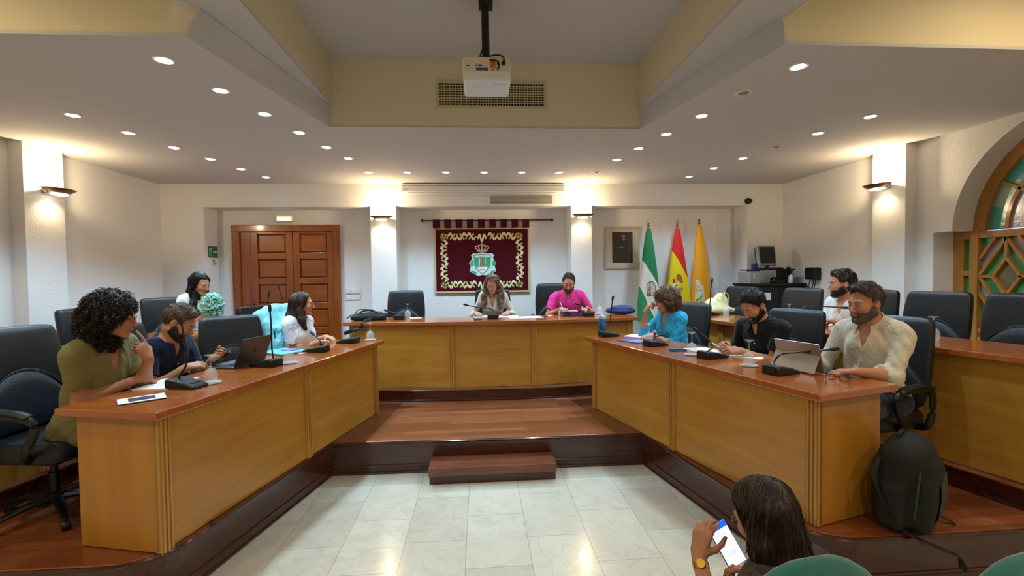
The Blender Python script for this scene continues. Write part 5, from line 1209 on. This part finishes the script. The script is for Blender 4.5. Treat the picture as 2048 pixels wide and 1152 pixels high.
    S.cone(H(0, -.022, -.055), N-up_*.02, .054*hs*(.9 if female else 1), .062*wsc, k=.03)
    ss = 1-.0*sh
    def torso(Q, g, k=.05):
        Q.ell(B(0, .0, .02), (.170*wsc*girth+g, .125*girth+g, .13+g), R_s, k); Q.ell(B(0, .005, .20), (.150*wsc*girth+g, .110*girth+g, .16+g), R_s, k); Q.ell(B(0, .0, .365), (.168*wsc+g, .118+g, .165+g), R_s@R_t, k)
        Q.cone(B(-.145, -.012, .475), B(.145, -.012, .475), .058+g, .058+g, k)
        for s in (-1, 1):
            Q.cone(B(0, -.015, .535), B(s*.13, -.012, .485), .050+g, .048+g, .04)
            if female: Q.ell(B(s*.072, .088, .345), (.058+g, .052+g, .058+g), R_s, .035)
    torso(S, -.006)
    A = []
    for hd in hands:
        s = 1 if hd['r'] else -1; Sj = B(s*.178, -.005, .462); W = toL(hd['w']); pole = hd.get('pole', (s*.35, -.25, -1))
        El, W = ik(Sj, W, .285*fsc, .255*fsc, pole); A.append((s, Sj, El, W, hd))
        am = .86 if female else 1.0
        S.cone(Sj, El, .049*am, .040*am, k=.03); S.cone(El, El+(W-El)*.35, .040*am, .041*am, k=.02); S.cone(El+(W-El)*.3, W, .041*am, .0265*am, k=.02)
        S.cone(W-(W-El)*.1, W+nrm(dirL(hd['d']))*.02, .027*am, .024*am, k=.015, flat=(dirL(hd['n']), 1.25))
        add_hand(S, W, dirL(hd['d']), dirL(hd['n']), hd['r'], hd.get('c', 'relaxed'), .92 if female else 1.0, hd.get('thumb', .6))
    me = S.mesh(res, 'body'); body = link(me, 'body', [M_sk, M_lp], root)
    # lips get their own colour
    nP = len(me.polygons); cen = np.empty(nP*3, np.float32); me.polygons.foreach_get('center', cen); q = ((cen.reshape(-1, 3)-Hc)@Rh)/hs
    lipm = (((q[:, 0]/.023)**2+((q[:, 2]+.065)/.0125)**2) < 1) & (q[:, 1] > .088)
    me.polygons.foreach_set('material_index', lipm.astype(np.int32))
    # ---------------- eyes, brows
    for s in (-1, 1):
        e = MB(); R3 = Matrix(Rh.tolist()); c = H(s*.031, .0798, .0055); e.ball(c, .0122*hs, 8)
        e.mi(1); ix = H(s*.031, .0798+.0083, .0035-.002*(1-eyes)); e.ball(ix, .0062*hs, 6, (1, .72, 1), R3)
        e.build('eye', [M_eye, M_iris], root, smooth=True)
        b = MB(); b.tube([H(s*.014, .0945, .0265), H(s*.026, .0955, .0325), H(s*.038, .090, .0330), H(s*.049, .079, .0270)], [k_*hs*(.85 if female else 1.25) for k_ in (.0028, .0042, .0036, .0014)], 6, .6)
        b.build('eyebrow', hc or hairm('brow_'+hairc[1:], hairc), root, smooth=True)
        zl = .0005+.0085*eyes; l = MB(); l.tube([H(s*.0165, .0885, zl-.001), H(s*.024, .0935, zl+.0012), H(s*.033, .0940, zl+.0012), H(s*.045, .0865, zl-.001)], .0013*hs, 5, .7); l.build('eyelash', M_iris, root, smooth=True)
    # ---------------- shirt
    sm = shirtmat; Q = SDF(); torso(Q, .010)
    for s, Sj, El, W, hd in A:
        am = .80 if female else 1.0
        def cut(a, b, ra, rb, k=.025):
            a, b = np.array(a), np.array(b); dd = b-a; L2_ = dd@dd; un = dd/math.sqrt(L2_)
            def fn(p):
                x = p-a; t = np.clip((x@dd)/L2_, 0, 1); return np.maximum(np.linalg.norm(x-t[..., None]*dd, axis=-1)-(ra+(rb-ra)*t), (p-b)@un)
            r = max(ra, rb); Q._a(fn, np.minimum(a, b)-r, np.maximum(a, b)+r, k, 'u')
        if sleeve == 'short':
            e = Sj+(El-Sj)*.68; cut(Sj, e, .064*am, .061*am, .02); 
        else:
            Q.cone(Sj, El, .064*am, .057*am, k=.03)
            e = El+(W-El)*{'long': .94, 'rolled': .30, 'elbow': .12}[sleeve]; Q.ell(El, (.058*am,)*3, None, .02); cut(El, e, .056*am, (.040 if sleeve == 'long' else .055)*am)
            if sleeve != 'long': cut(e-nrm(W-El)*.035, e+nrm(W-El)*.006, .058*am, .058*am, .008)
    Q.noise(shirt_noise, 17, seed+30, (1.4, 1.4, .55)); Q.noise(shirt_noise*.4, 45, seed+31, (1.3, 1.3, .7))
    nb_ = N-up_*.0
    Q.cone(nb_-up_*.05+fw_2*.004, H(0, -.02, -.06), .068*wsc**.5, .080, k=.008, op='s')
    if neck in ('v', 'open', 'polo'):
        dz = {'v': .36, 'open': .34, 'polo': .40}[neck]; wd = {'v': .040, 'open': .032, 'polo': .024}[neck]
        a = B(0, .11, .52); b = B(0, .150, dz); Q.cone(a, b, wd*1.25, .006, k=.008, op='s'); Q.cone(B(0, .07, .53), b, wd*1.2, .006, k=.008, op='s')
    sme = Q.mesh(.0065, 'shirt'); shirt_o = link(sme, 'shirt', sm, root)
    if neck in ('open', 'polo'):
        axz = nrm(H(0, -.022, -.06)-N); fx = nrm(fw_2-axz*(fw_2@axz)); rx = np.cross(fx, axz)
        g0 = .50 if neck == 'open' else .36; inn, top_, out = [], [], []
        for i in range(25):
            a = g0+(2*PI-2*g0)*i/24; fr_ = abs(math.cos(a/2))**3; c, s = math.cos(a), math.sin(a); dirv = fx*c+rx*s
            rr = .071*wsc**.5
            inn.append(N+dirv*rr*1.02+axz*(.018-.040*fr_)+fx*.006); top_.append(N+dirv*(rr*1.0)+axz*(.062-.055*fr_)+fx*.006); out.append(N+dirv*(rr*1.38+.014*fr_)+axz*(.016-.082*fr_)+fx*.012)
        th = []
        for i in range(25): th.append([inn[i], top_[i], top_[i]+nrm(out[i]-inn[i])*.006, out[i], out[i]-axz*.004-nrm(out[i]-inn[i])*.004, top_[i]+nrm(out[i]-inn[i])*.003-axz*.006])
        MB().rings([[tuple(p) for p in r] for r in th]).build('collar', sm, root, smooth=True)
        for i in range(1 if neck == 'polo' else 3):
            p = B(0, .135+.004*i, (.385 if neck == 'polo' else .30)-.085*i); MB().lathe([(.0055, 0), (.0055, .003)], 10, p, tuple(fw_2)).build('button', M_white, root)
    # ---------------- hair
    hm = hc or hairm('hair_'+hairc[1:], hairc)
    g = nrm(Rh.T@V3(0, 0, -1))
    if hair:
        K = SDF(); hair(K, H, Rh, hs, N, B, g)
        hme = K.mesh(.0055, 'hair'); ho = link(hme, 'hair', hm, root)
        P_, N_ = vn(hme); st_ = hair.strand; fl = st_['flow']
        strands(P_, N_, lambda p: Rh@np.array(fl((Rh.T@(p-Hc))/hs, g)), st_['n'], st_['L'], st_['r'], seed, lift=st_.get('lift', .15), curl=st_.get('curl', 0), turns=st_.get('turns', 1.5), steps=st_.get('steps', 4), wav=st_.get('wav', .15)).build('hair_locks', hm, ho, smooth=True)
    if beard:
        K = SDF(); e_ = .0022+.0035*beard['len']
        K.ell(H(0, .030, -.018), np.array((.062+e_, .066+e_, .088+e_))*hs, Rh, .02)
        for s in (-1, 1): K.cone(H(s*.050, .0, -.052), H(s*.017, .070, -.096), (.0270+e_)*hs, (.0195+e_)*hs, k=.02)
        K.ell(H(0, .079, -.099), np.array((.022+e_, .018+e_, .018+e_))*hs, Rh, .014); K.ell(H(0, .0945, -.0485), np.array((.027, .011, .0075))*hs, Rh, .008)
        for s in (-1, 1): K.ell(H(s*.024, .088, -.062), np.array((.008, .010, .014))*hs, Rh, .008)
        cu_ = lambda c, n_: K.half(H(*c), Rh@V3(*n_), .004)
        cu_((0, .0, .004), (0, .60, 1)); cu_((0, .013, 0), (0, -1, .35))
        K.ell(H(0, .100, -.0660), np.array((.0185, .022, .0072))*hs, Rh, .003, 's'); K.ell(H(0, .104, -.030), np.array((.015, .03, .0105))*hs, Rh, .003, 's')
        for s in (-1, 1): K.ell(H(s*.042, .083, -.020), np.array((.022, .035, .024))*hs, Rh, .008, 's')
        K.noise(.0016, 160, seed)
        bm2 = hairm('beard_'+beard['c'][1:], beard['c']) if 'beard_'+beard['c'][1:] not in bpy.data.materials else bpy.data.materials['beard_'+beard['c'][1:]]
        bme = K.mesh(.0045, 'beard'); bo_ = link(bme, 'beard', bm2, root); P_, N_ = vn(bme)
        strands(P_, N_, lambda p: Rh@V3(0, .2, -1), 420, .009+.006*beard['len'], .0010, seed+3, steps=2, lift=.35, wav=.4, sides=3).build('beard_hairs', bm2, bo_)
    # ---------------- legs
    if legs:
        L = SDF(); hp = V3(0, 0, hipz)
        for s in (-1, 1):
            kn_ = hp+V3(s*.13, .42*fsc, -.015); an = V3(s*.12, .36*fsc, .10)
            L.cone(hp+V3(s*.085, 0, -.005), kn_, .090*girth, .066, k=.04); L.cone(kn_, an, .066, .052, k=.03)
        L.ell(hp, (.178*wsc*girth+.004, .135*girth, .125), None, .05).noise(.006, 14, seed+50)
        link(L.mesh(.011, 'trousers'), 'trousers', CLOTH('trousers_'+str(len(PEOPLE)), trousers), root)
        for s in (-1, 1):
            F_ = SDF(); an = V3(s*.12, .36*fsc, .0)
            F_.ell(an+V3(0, .01, .05), (.042, .055, .055)).cone(an+V3(0, .0, .035), an+V3(s*.015, .15, .03), .040, .038, .03).half(an, (0, 0, -1), .004)
            link(F_.mesh(.010, 'shoe'), 'shoe', M_shoe, root)
    if glasses:
        gm_ = mat('glasses_'+label[:12].replace(' ', '_'), glasses, .3); gl = MB()
        for s in (-1, 1):
            gl.tube([H(s*.033+.023*math.cos(a), .1045-.006*abs(math.cos(a))*(1 if math.cos(a)*s > 0 else 0), .002+.017*math.sin(a)) for a in [k*PI/9 for k in range(19)]], .0015*hs, 6)
            gl.tube([H(s*.056, .099, .008), H(s*.076, .05, .010), H(s*.080, -.005, .012), H(s*.078, -.025, -.002)], .0016*hs, 6)
        gl.tube([H(-.010, .105, .008), H(0, .109, .010), H(.010, .105, .008)], .0016*hs, 6); gl.build('eyeglasses', gm_, root, smooth=True)
    PEOPLE.append((root, A, H, B, Rh, N, toL))
    if extras: extras(root, A, H, B, Rh, N, toL)
    return root
def band(root, name, m, W, El, r=.031, wd=.006, n=20, face=None, off=.03):
    d = nrm(W-El); x, y, _ = frame(tuple(d)); c = Vector(W)-Vector(d)*off
    MB().rings([[tuple(c+Vector(d)*q+(x*math.cos(2*PI*k/n)+y*math.sin(2*PI*k/n)*.92)*rr) for k in range(n)] for q, rr in ((-wd, r-.003), (-wd, r), (wd, r), (wd, r-.003))]).build(name, m, root, smooth=True)
    if face is not None:
        f = Vector(nrm(np.array(face)-d*(np.array(face)@d)))
        MB().lathe([(.0005, 0), (.018, 0), (.018, .006), (.015, .009), (.0005, .009)], 20, c+f*(r-.002), f).build(name+'_face', m, root, smooth=True)

# ---- hair styles
def H_short(top=.012, front=.0, quiff=0., noise=.004, low=-.055, fringe=0):
    def f(K, H, Rh, hs, N, B, g):
        K.ell(H(0, -.016, .044), np.array((.080, .100, .082+top))*hs, Rh, .02)
        if quiff: K.ell(H(0, .055, .100), np.array((.050, .042, .026+quiff))*hs, Rh, .03)
        c = lambda p, n_: K.half(H(*p), Rh@V3(*n_), .006)
        c((0, .070+fringe, .078-fringe), (0, .86, -.5)); c((0, -.07, low), (0, .45, -1))
        for s in (-1, 1): K.ell(H(s*.085, .004, -.022), np.array((.03, .030, .036))*hs, Rh, .008, 's')
        K.noise(noise, 55, 3)
    f.strand = dict(n=900, L=.030, r=.0019, lift=.38, flow=lambda p, g: (p[0]*2, .2-p[1]*3 if p[2] > .06 else -.3, -1 if p[2] < .07 else .0), steps=3, wav=.35)
    return f
def H_long(drop=.26, part=0, width=.082, back=.085, front=True, wave=0., fwd=0.0, dropf=.0):
    def f(K, H, Rh, hs, N, B, g):
        K.ell(H(0, -.016, .044), np.array((.083, .103, .092))*hs, Rh, .02)
        gw = V3(0, 0, -1)
        K.cone(H(0, -.055, .02), H(0, -.075, -.06)+gw*(drop*.5), .080*hs, .078*hs, .03); K.cone(H(0, -.075, -.06)+gw*(drop*.45), H(0, -.085, -.06)+gw*drop, .078*hs, .055*hs, .04)
        for s in (-1, 1):
            a = H(s*.066, -.005, .03); b = H(s*(width), -.01+fwd, -.075); K.cone(a, b, .032*hs, .034*hs, .03)
            if front: fw3 = nrm((B(0, 1, 0)-B(0, 0, 0))*V3(1, 1, 0)); ox_ = Rh@V3(s*.022, 0, 0); c_ = b+gw*(drop*.45)+fw3*.11*drop+ox_; K.cone(b, c_, .034*hs, .030*hs, .03); K.cone(c_, b+gw*drop*.95+fw3*(.30*drop+dropf)+ox_, .030*hs, .020*hs, .03)
            else: K.cone(b, H(s*.06, -.06, -.08)+gw*(drop*.5), .036*hs, .04*hs, .03)
        K.half(H(0, .066, .082), Rh@V3(0, .90, -.44), .006, H(0, .03, .05)-.085*hs, H(0, .03, .05)+.085*hs)
        K.ell(H(0, .085, -.02), np.array((.058, .075, .105))*hs, Rh, .010, 's')
        K.noise(.005+.006*wave, 26+14*wave, 5, (1.6, 1.6, .35+.5*wave))
    f.strand = dict(n=900, L=.10, r=.0024, lift=.02+.05*wave, flow=lambda p, g: np.array((np.sign(p[0]-part)*.7, -.25, 0))*(1 if p[2] > .07 else 0.05)+g*(.35 if p[2] > .09 else 1.2), steps=6, wav=.06+.12*wave, curl=.010*wave, turns=1.3)
    return f
def H_curly(vol=.03, drop=.10, noise=.010, n=900, curl=.009, L=.05, face=.0, r=.0024, fy=.072, fx=.060):
    def f(K, H, Rh, hs, N, B, g):
        gw = V3(0, 0, -1)
        K.ell(H(0, -.022, .044), np.array((.080+vol*.8, .098+vol*.9, .085+vol))*hs, Rh, .02)
        K.ell(H(0, -.055, -.01)+gw*drop*.4, np.array((.078+vol*.9, .070+vol*.7, .085+drop*.5))*hs, None, .04)
        for s in (-1, 1): K.ell(H(s*.072, -.012, -.0)+gw*drop*.3, np.array((.030+vol*.5, .045, .06+drop*.4))*hs, None, .03)
        K.ell(H(0, .095+face, -.03), np.array((fx, fy, .100))*hs, Rh, .012, 's')
        K.half(H(0, .078+vol*.3, .072), Rh@V3(0, .86, -.5), .008, H(0, .05, .02)-.10*hs, H(0, .05, .02)+.10*hs)
        K.noise(noise, 48, 6); K.noise(noise*.5, 110, 7)
    f.strand = dict(n=n, L=L, r=r, lift=.35, flow=lambda p, g: np.array((p[0]*6, p[1]*3-.2, .0))+g*.9, steps=9, curl=curl, turns=1.8, wav=.45)
    return f
# ---------------------------------------------------------------- who sits where
fL, fR = np.array((.972, -.235)), np.array((-.963, -.271))
UPV, DN = (0, 0, 1), (0, 0, -1)
M_gold_w = mat('gold_watch', '#c79a45', .25, metal=1); M_blackband = mat('black_band', '#151517', .5); M_redband = mat('red_cord', '#8a3a2a', .6)
M_olive = CLOTH('olive_linen', '#7b7447', .4); M_olive_n = M_olive
def x1(root, A, H, B, Rh, N, toL):
    for s, Sj, El, W, hd in A:
        if s < 0: band(root, 'bracelet', M_redband, W, El, .030, .003, off=.012)
person('person with curly dark hair and glasses in an olive shirt, chin on fist', (-2.215, 2.95, 1.515), fL, .29, lean=17, hyaw=36, hpitch=12, hroll=4, skinc='#b07a5a', hair=H_curly(.030, .13, .011, 1500, .009, .045, .0, .0024, .085, .067), hairc='#1d1511',
       shirtmat=M_olive, trousers='#6b6142', neck='open', sleeve='short', girth=1.05, glasses='#4a2a22', eyes=.35, extras=x1, seed=1, shirt_noise=.0075, twist=6,
       hands=[dict(r=True, w=(-2.18, 3.03, 1.105), d=(.45, .88, -.12), n=(.1, -.1, -1), c='relaxed', pole=(.22, -.2, -1)), dict(r=False, w=(-2.075, 3.03, 1.245), d=(-.30, -.25, .90), n=(-.85, .35, -.2), c='cheek', pole=(-.22, -.2, -1))])
person('person with short brown hair and beard in a navy polo shirt, bent over a phone', (-2.235, 3.58, 1.415), fL, .29, lean=24, hyaw=30, hpitch=34, hroll=0, skinc='#b98566', hair=H_short(.020, quiff=.012, fringe=-.008), hairc='#5a4530', beard=dict(len=.6, c='#2c2018'),
       shirtmat=CLOTH('navy_pique', '#1c2340'), neck='polo', sleeve='short', eyes=.1, seed=2,
       hands=[dict(r=True, w=(-2.13, 3.48, 1.10), d=(.55, .80, .05), n=(-.3, .3, -.9), c='relaxed', pole=(.22, -.2, -1)), dict(r=False, w=(-2.06, 3.70, 1.125), d=(.85, -.25, .18), n=(-.2, -.75, .55), c='grip', pole=(-.22, -.2, -1))])
person('person with long black hair in a white top at the left back row, looking down', (-3.055, 5.28, 1.685), (.93, -.36), .42, lean=8, hyaw=6, hpitch=22, hroll=6, female=True, skinc='#c08b6c', hair=H_long(.32, .01, .078, .085, True, .35, 0, .02), hairc='#15100f',
       shirtmat=CLOTH('white_cotton_top', '#dfe3e6'), neck='v', sleeve='short', eyes=.2, seed=3, lipc='#a8584f',
       hands=[dict(r=True, w=(-2.90, 5.10, 1.36), d=(.8, .35, .25), n=(-.2, .6, -.4), c='grip'), dict(r=False, w=(-2.90, 5.30, 1.36), d=(.85, -.3, .25), n=(-.2, -.8, -.1), c='grip')])
def x4(root, A, H, B, Rh, N, toL):
    for s, Sj, El, W, hd in A:
        if s > 0: band(root, 'bracelet', M_blackband, W, El, .026, .004, off=.012)
person('person with straight brown shoulder-length hair in a white T-shirt, looking towards the head desk', (-1.765, 4.72, 1.47), (.96, -.28), .29, lean=0, hyaw=34, hpitch=2, female=True, skinc='#c08a6a', hair=H_long(.17, .012, .076, .08, True, .1), hairc='#35231a',
       shirtmat=CLOTH('white_tshirt', '#e2e4ea', .15), neck='crew', sleeve='short', eyes=.7, seed=4, extras=x4, shirt_noise=.005,
       hands=[dict(r=True, w=(-1.62, 4.72, 1.095), d=(.75, .6, -.05), n=(0, 0, -1), c='relaxed', pole=(.22, -.2, -1)), dict(r=False, w=(-1.63, 4.98, 1.11), d=(.8, -.45, -.08), n=(0, 0, -1), c='relaxed', pole=(-.22, -.2, -1))])
person('person with long wavy light brown hair in an off-white blouse at the head desk', (.165, 6.17, 1.615), (-.08, -1), .42, lean=15, hyaw=-6, hpitch=22, hroll=0, female=True, skinc='#c4917a', hair=H_long(.24, -.012, .096, .09, True, 1.2), hairc='#85694f',
       shirtmat=CLOTH('offwhite_blouse', '#cfc7bb', .2), neck='v', sleeve='long', eyes=.15, seed=5, lipc='#a0524a', shirt_noise=.008,
       hands=[dict(r=True, w=(-.06, 6.02, 1.245), d=(.35, -.85, -.1), n=(.3, 0, -1), c='relaxed', pole=(.5, -.1, -.9)), dict(r=False, w=(.36, 6.04, 1.245), d=(-.2, -.9, -.05), n=(-.2, 0, -1), c='relaxed', pole=(-.5, -.1, -.9))])
def x6(root, A, H, B, Rh, N, toL):
    for s, Sj, El, W, hd in A:
        band(root, 'wristwatch', M_blackband, W, El, .031, .008, face=(0, 0, 1) if s < 0 else None, off=.02)
        if s > 0:
            p = Vector(W)+Vector((-.02, .075, .02)); d = Vector((.35, -.35, .85)).normalized(); MB().tube([p-d*.05, p-d*.042, p+d*.09], [.0008, .0045, .0045], 8).build('pen', M_white, root, smooth=True)
person('person with dark hair and beard in a bright pink polo, writing at the head desk', (1.20, 6.20, 1.61), (-.10, -1), .42, lean=17, hyaw=-6, hpitch=22, hroll=-4, slim=1.12, skinc='#bd8468', hair=H_short(.010, noise=.004, fringe=-.016), hairc='#33271f', beard=dict(len=.5, c='#3a2a20'), girth=1.1,
       shirtmat=CLOTH('pink_pique', '#e03a8c'), neck='polo', sleeve='short', eyes=.1, seed=6, extras=x6,
       hands=[dict(r=True, w=(1.06, 6.04, 1.275), d=(.50, -.75, -.15), n=(.45, -.1, -.8), c='pen', pole=(.6, -.1, -.9)), dict(r=False, w=(1.42, 6.05, 1.275), d=(-.55, -.75, -.1), n=(0, 0, -1), c='relaxed', pole=(-.6, -.1, -.9))])
def x7(root, A, H, B, Rh, N, toL):
    for s, Sj, El, W, hd in A:
        if s < 0: band(root, 'wristwatch', M_blackband, W, El, .028, .011, face=(0, 0, 1), off=.015)
        else:
            g_ = MB(); p = Vector(W)+Vector((-.02, .03, .09)); d = Vector((-.55, .5, -.25)).normalized(); g_.tube([p-d*.03, p+d*.09], .002, 6); g_.build('temple_in_hand', M_redband, root)
person('person with short curly brown hair in a bright blue sweater, holding glasses', (1.92, 4.66, 1.44), fR, .29, lean=9, hyaw=-22, hpitch=10, female=True, skinc='#c08a70', hair=H_curly(.022, .02, .014, 1000, .013, .055, -.004, .0028), hairc='#6f553c', girth=1.12,
       shirtmat=CLOTH('blue_sweater', '#2fa0cf', .2), neck='v', sleeve='rolled', eyes=.4, seed=7, extras=x7, slim=1.05,
       hands=[dict(r=True, w=(1.735, 4.75, 1.325), d=(.35, -.25, .85), n=(.85, .1, -.3), c='pen', pole=(.22, -.2, -1)), dict(r=False, w=(1.745, 4.58, 1.10), d=(-.93, -.15, -.10), n=(0, 0, -1), c='relaxed', pole=(-.22, -.2, -1))])
def x8(root, A, H, B, Rh, N, toL):
    for s, Sj, El, W, hd in A:
        if s > 0:
            p = Vector(W)+Vector((-.03, .095, .005)); d = Vector((.75, .1, .25)).normalized(); MB().tube([p-d*.07, p-d*.06, p+d*.06], [.001, .0045, .0045], 8).build('pen', M_white, root, smooth=True)
person('person with cropped black hair and beard in a black polo, reading papers', (2.235, 3.63, 1.455), (-.90, -.42), .29, lean=22, hyaw=-10, hpitch=36, skinc='#b98365', hair=H_short(.012, noise=.003, low=-.045, fringe=-.006), hairc='#100d0c', beard=dict(len=.5, c='#1f1612'), girth=1.12,
       shirtmat=CLOTH('black_pique', '#121216'), neck='polo', sleeve='short', eyes=.1, seed=8, extras=x8,
       hands=[dict(r=True, w=(2.045, 3.78, 1.115), d=(-.55, -.65, .10), n=(.4, -.5, -.5), c='pen', pole=(.22, -.2, -1)), dict(r=False, w=(2.06, 3.50, 1.105), d=(-.88, .30, .08), n=(.1, .55, -.6), c='grip', pole=(-.22, -.2, -1))])
person('person with dark hair and dark beard in a white shirt, right back row', (3.46, 4.19, 1.60), (-.96, -.15), .42, lean=8, hyaw=-32, hpitch=5, skinc='#c08a6c', hair=H_short(.022, quiff=.006, noise=.007, fringe=-.010), hairc='#2a1d16', beard=dict(len=1.0, c='#1f1613'),
       shirtmat=CLOTH('white_shirt', '#dcdad6', .2), neck='open', sleeve='rolled', eyes=.6, seed=9,
       hands=[dict(r=True, w=(3.28, 4.24, 1.25), d=(-.6, -.7, -.05), n=(0, 0, -1), c='relaxed', pole=(.22, -.2, -1)), dict(r=False, w=(3.26, 4.06, 1.27), d=(-.45, .8, -.05), n=(0, 0, -1), c='relaxed', pole=(-.22, -.2, -1))])
person('person with greying hair and beard in a rumpled cream shirt, at the tablet', (2.585, 2.93, 1.51), (-.93, -.36), .29, lean=9, hyaw=-16, hpitch=10, skinc='#b57e60', hair=H_short(.020, quiff=.012, noise=.005, fringe=-.012), hairc='#4b4139', beard=dict(len=1.0, c='#5a4c42'), girth=1.08, slim=1.06,
       shirtmat=CLOTH('cream_linen', '#cfc8b4', .35), neck='open', sleeve='rolled', eyes=.35, seed=10, shirt_noise=.0085, res=.004,
       hands=[dict(r=True, w=(2.255, 3.16, 1.12), d=(-.70, .25, -.35), n=(-.1, -.3, -.9), c='relaxed', pole=(.22, -.2, -1)), dict(r=False, w=(2.35, 2.72, 1.10), d=(-.80, .45, -.05), n=(0, 0, -1), c='relaxed', pole=(-.22, -.2, -1))])
def x11(root, A, H, B, Rh, N, toL):
    for s, Sj, El, W, hd in A:
        if s < 0: band(root, 'wristwatch', M_gold_w, W, El, .029, .010, face=dirw(root, (-.3, -1, .2)), off=.035)
def dirw(root, v):
    a = root.rotation_euler.z; return (v[0]*math.cos(a)+v[1]*math.sin(a), -v[0]*math.sin(a)+v[1]*math.cos(a), v[2])
M_pat = mat('patterned_blouse', '#3a352f', .8, var=.6, vscale=60)
person('person seen from behind with long dark brown hair, holding a lit phone in the foreground', (.913, 1.42, .935), (-.40, .92), 0, lean=10, hyaw=-4, hpitch=28, hroll=0, female=True, skinc='#b07c5e', hair=H_long(.26, .0, .082, .09, False, .05), hairc='#271a13',
       shirtmat=M_pat, neck='crew', sleeve='elbow', eyes=.3, seed=11, hipz=.43, extras=x11, glasses='#777a80', res=.004,
       hands=[dict(r=False, w=(.782, 1.615, .70), d=(.22, .02, .97), n=(.80, .55, -.1), c='grip', pole=(-.22, -.2, -1), thumb=.2), dict(r=True, w=(.985, 1.545, .60), d=(-.50, .25, .65), n=(-.55, .1, -.6), c='grip', pole=(.22, -.2, -1))])
M_lit = mat('lit_phone_screen', '#dfeaff', .15, emit='#c9dcff', estr=1.1)

# the lit phone in front of the person in the foreground
lph = thing('phone', 'lit phone held up by the long-haired person in the foreground', 'phone', (.884, 1.600, .745))
wv_ = Vector((.96, .02, .28)); lv_ = Vector((-.44, .21, .87)).normalized(); wv_ = (wv_-lv_*wv_.dot(lv_)).normalized(); nv_ = wv_.cross(lv_)
lph.rotation_euler = Matrix((wv_, lv_, nv_)).transposed().to_euler()
MB().bx(-.037, .037, -.080, .080, -.0085, 0).build('case', mat('violet_phone_case', '#4a4468', .4), lph, bevel=.004)
MB().bx(-.034, .034, -.077, .077, 0, .0008).build('screen', M_lit, lph)
MB().bx(-.034, .034, .055, .077, .0008, .0012).build('blue_title_bar', mat('screen_blue', '#1d5fe0', .2, emit='#1d5fe0', estr=.9), lph)
q_ = MB()
for i, (a, b) in enumerate(((-.012, .02), (-.02, .024), (-.024, .026))): q_.bx(a, b, -.028-i*.006, -.0265-i*.006, .0008, .0012)
for i in range(4): q_.bx(-.022, .018, .040-i*.006, .0412-i*.006, .0008, .0012)
q_.build('screen_text', mat('screen_text', '#9fb0cc', .3, emit='#9fb0cc', estr=.7), lph)
MB().bx(-.022, -.011, -.004, .008, .0008, .0012).build('screen_icon', mat('screen_icon', '#4b3fb0', .3, emit='#4b3fb0', estr=.8), lph)
p2p = thing('phone', 'black phone in the hands of the person in the navy polo', 'phone', (-1.985, 3.66, 1.135), 0, None, (.5, .25, -1.0)); MB().bx(-.037, .037, -.076, .076, 0, .0085).build('case', M_blackpl, p2p, bevel=.003); MB().bx(-.034, .034, -.073, .073, .0085, .0092).build('screen', M_offscr, p2p)
# ruffled mint tulle
tu = thing('tulle_bundle', 'ruffled mint green tulle bundle held by the dark-haired person in white', 'fabric', (-2.86, 5.13, 1.44))
M_tul = mat('mint_tulle', '#a5d8c8', .8, var=.10, vscale=20, sheen=.3, trans=.25, alpha=.85)
rng = random.Random(4); tm = MB(); core = SDF()
core.ell((0, 0, .0), (.075, .065, .09), k=.03).noise(.018, 28, 3); link(core.mesh(.009, 'core'), 'body', M_tul, tu)
for i in range(60):
    d = Vector((rng.gauss(0, 1), rng.gauss(0, 1), rng.gauss(0, 1.1))).normalized(); x, y, _ = frame(d); c = Vector((d.x*.07, d.y*.065, d.z*.10+.02*d.x))*rng.uniform(.6, 1.05); rows = []; ph = rng.random()*6
    for r_ in range(5):
        q = r_/4; R_ = .010+.046*q; rows.append([c+(x*math.cos(a)+y*math.sin(a))*R_+d*(.035*q+.016*q*math.sin(5*a+ph)) for a in [2*PI*k/22 for k in range(22)]])
    tm.rings(rows, cap=False)
tr_ = tm.build('ruffles', M_tul, tu, smooth=True); so_ = tr_.modifiers.new('thick', 'SOLIDIFY'); so_.thickness = .0025
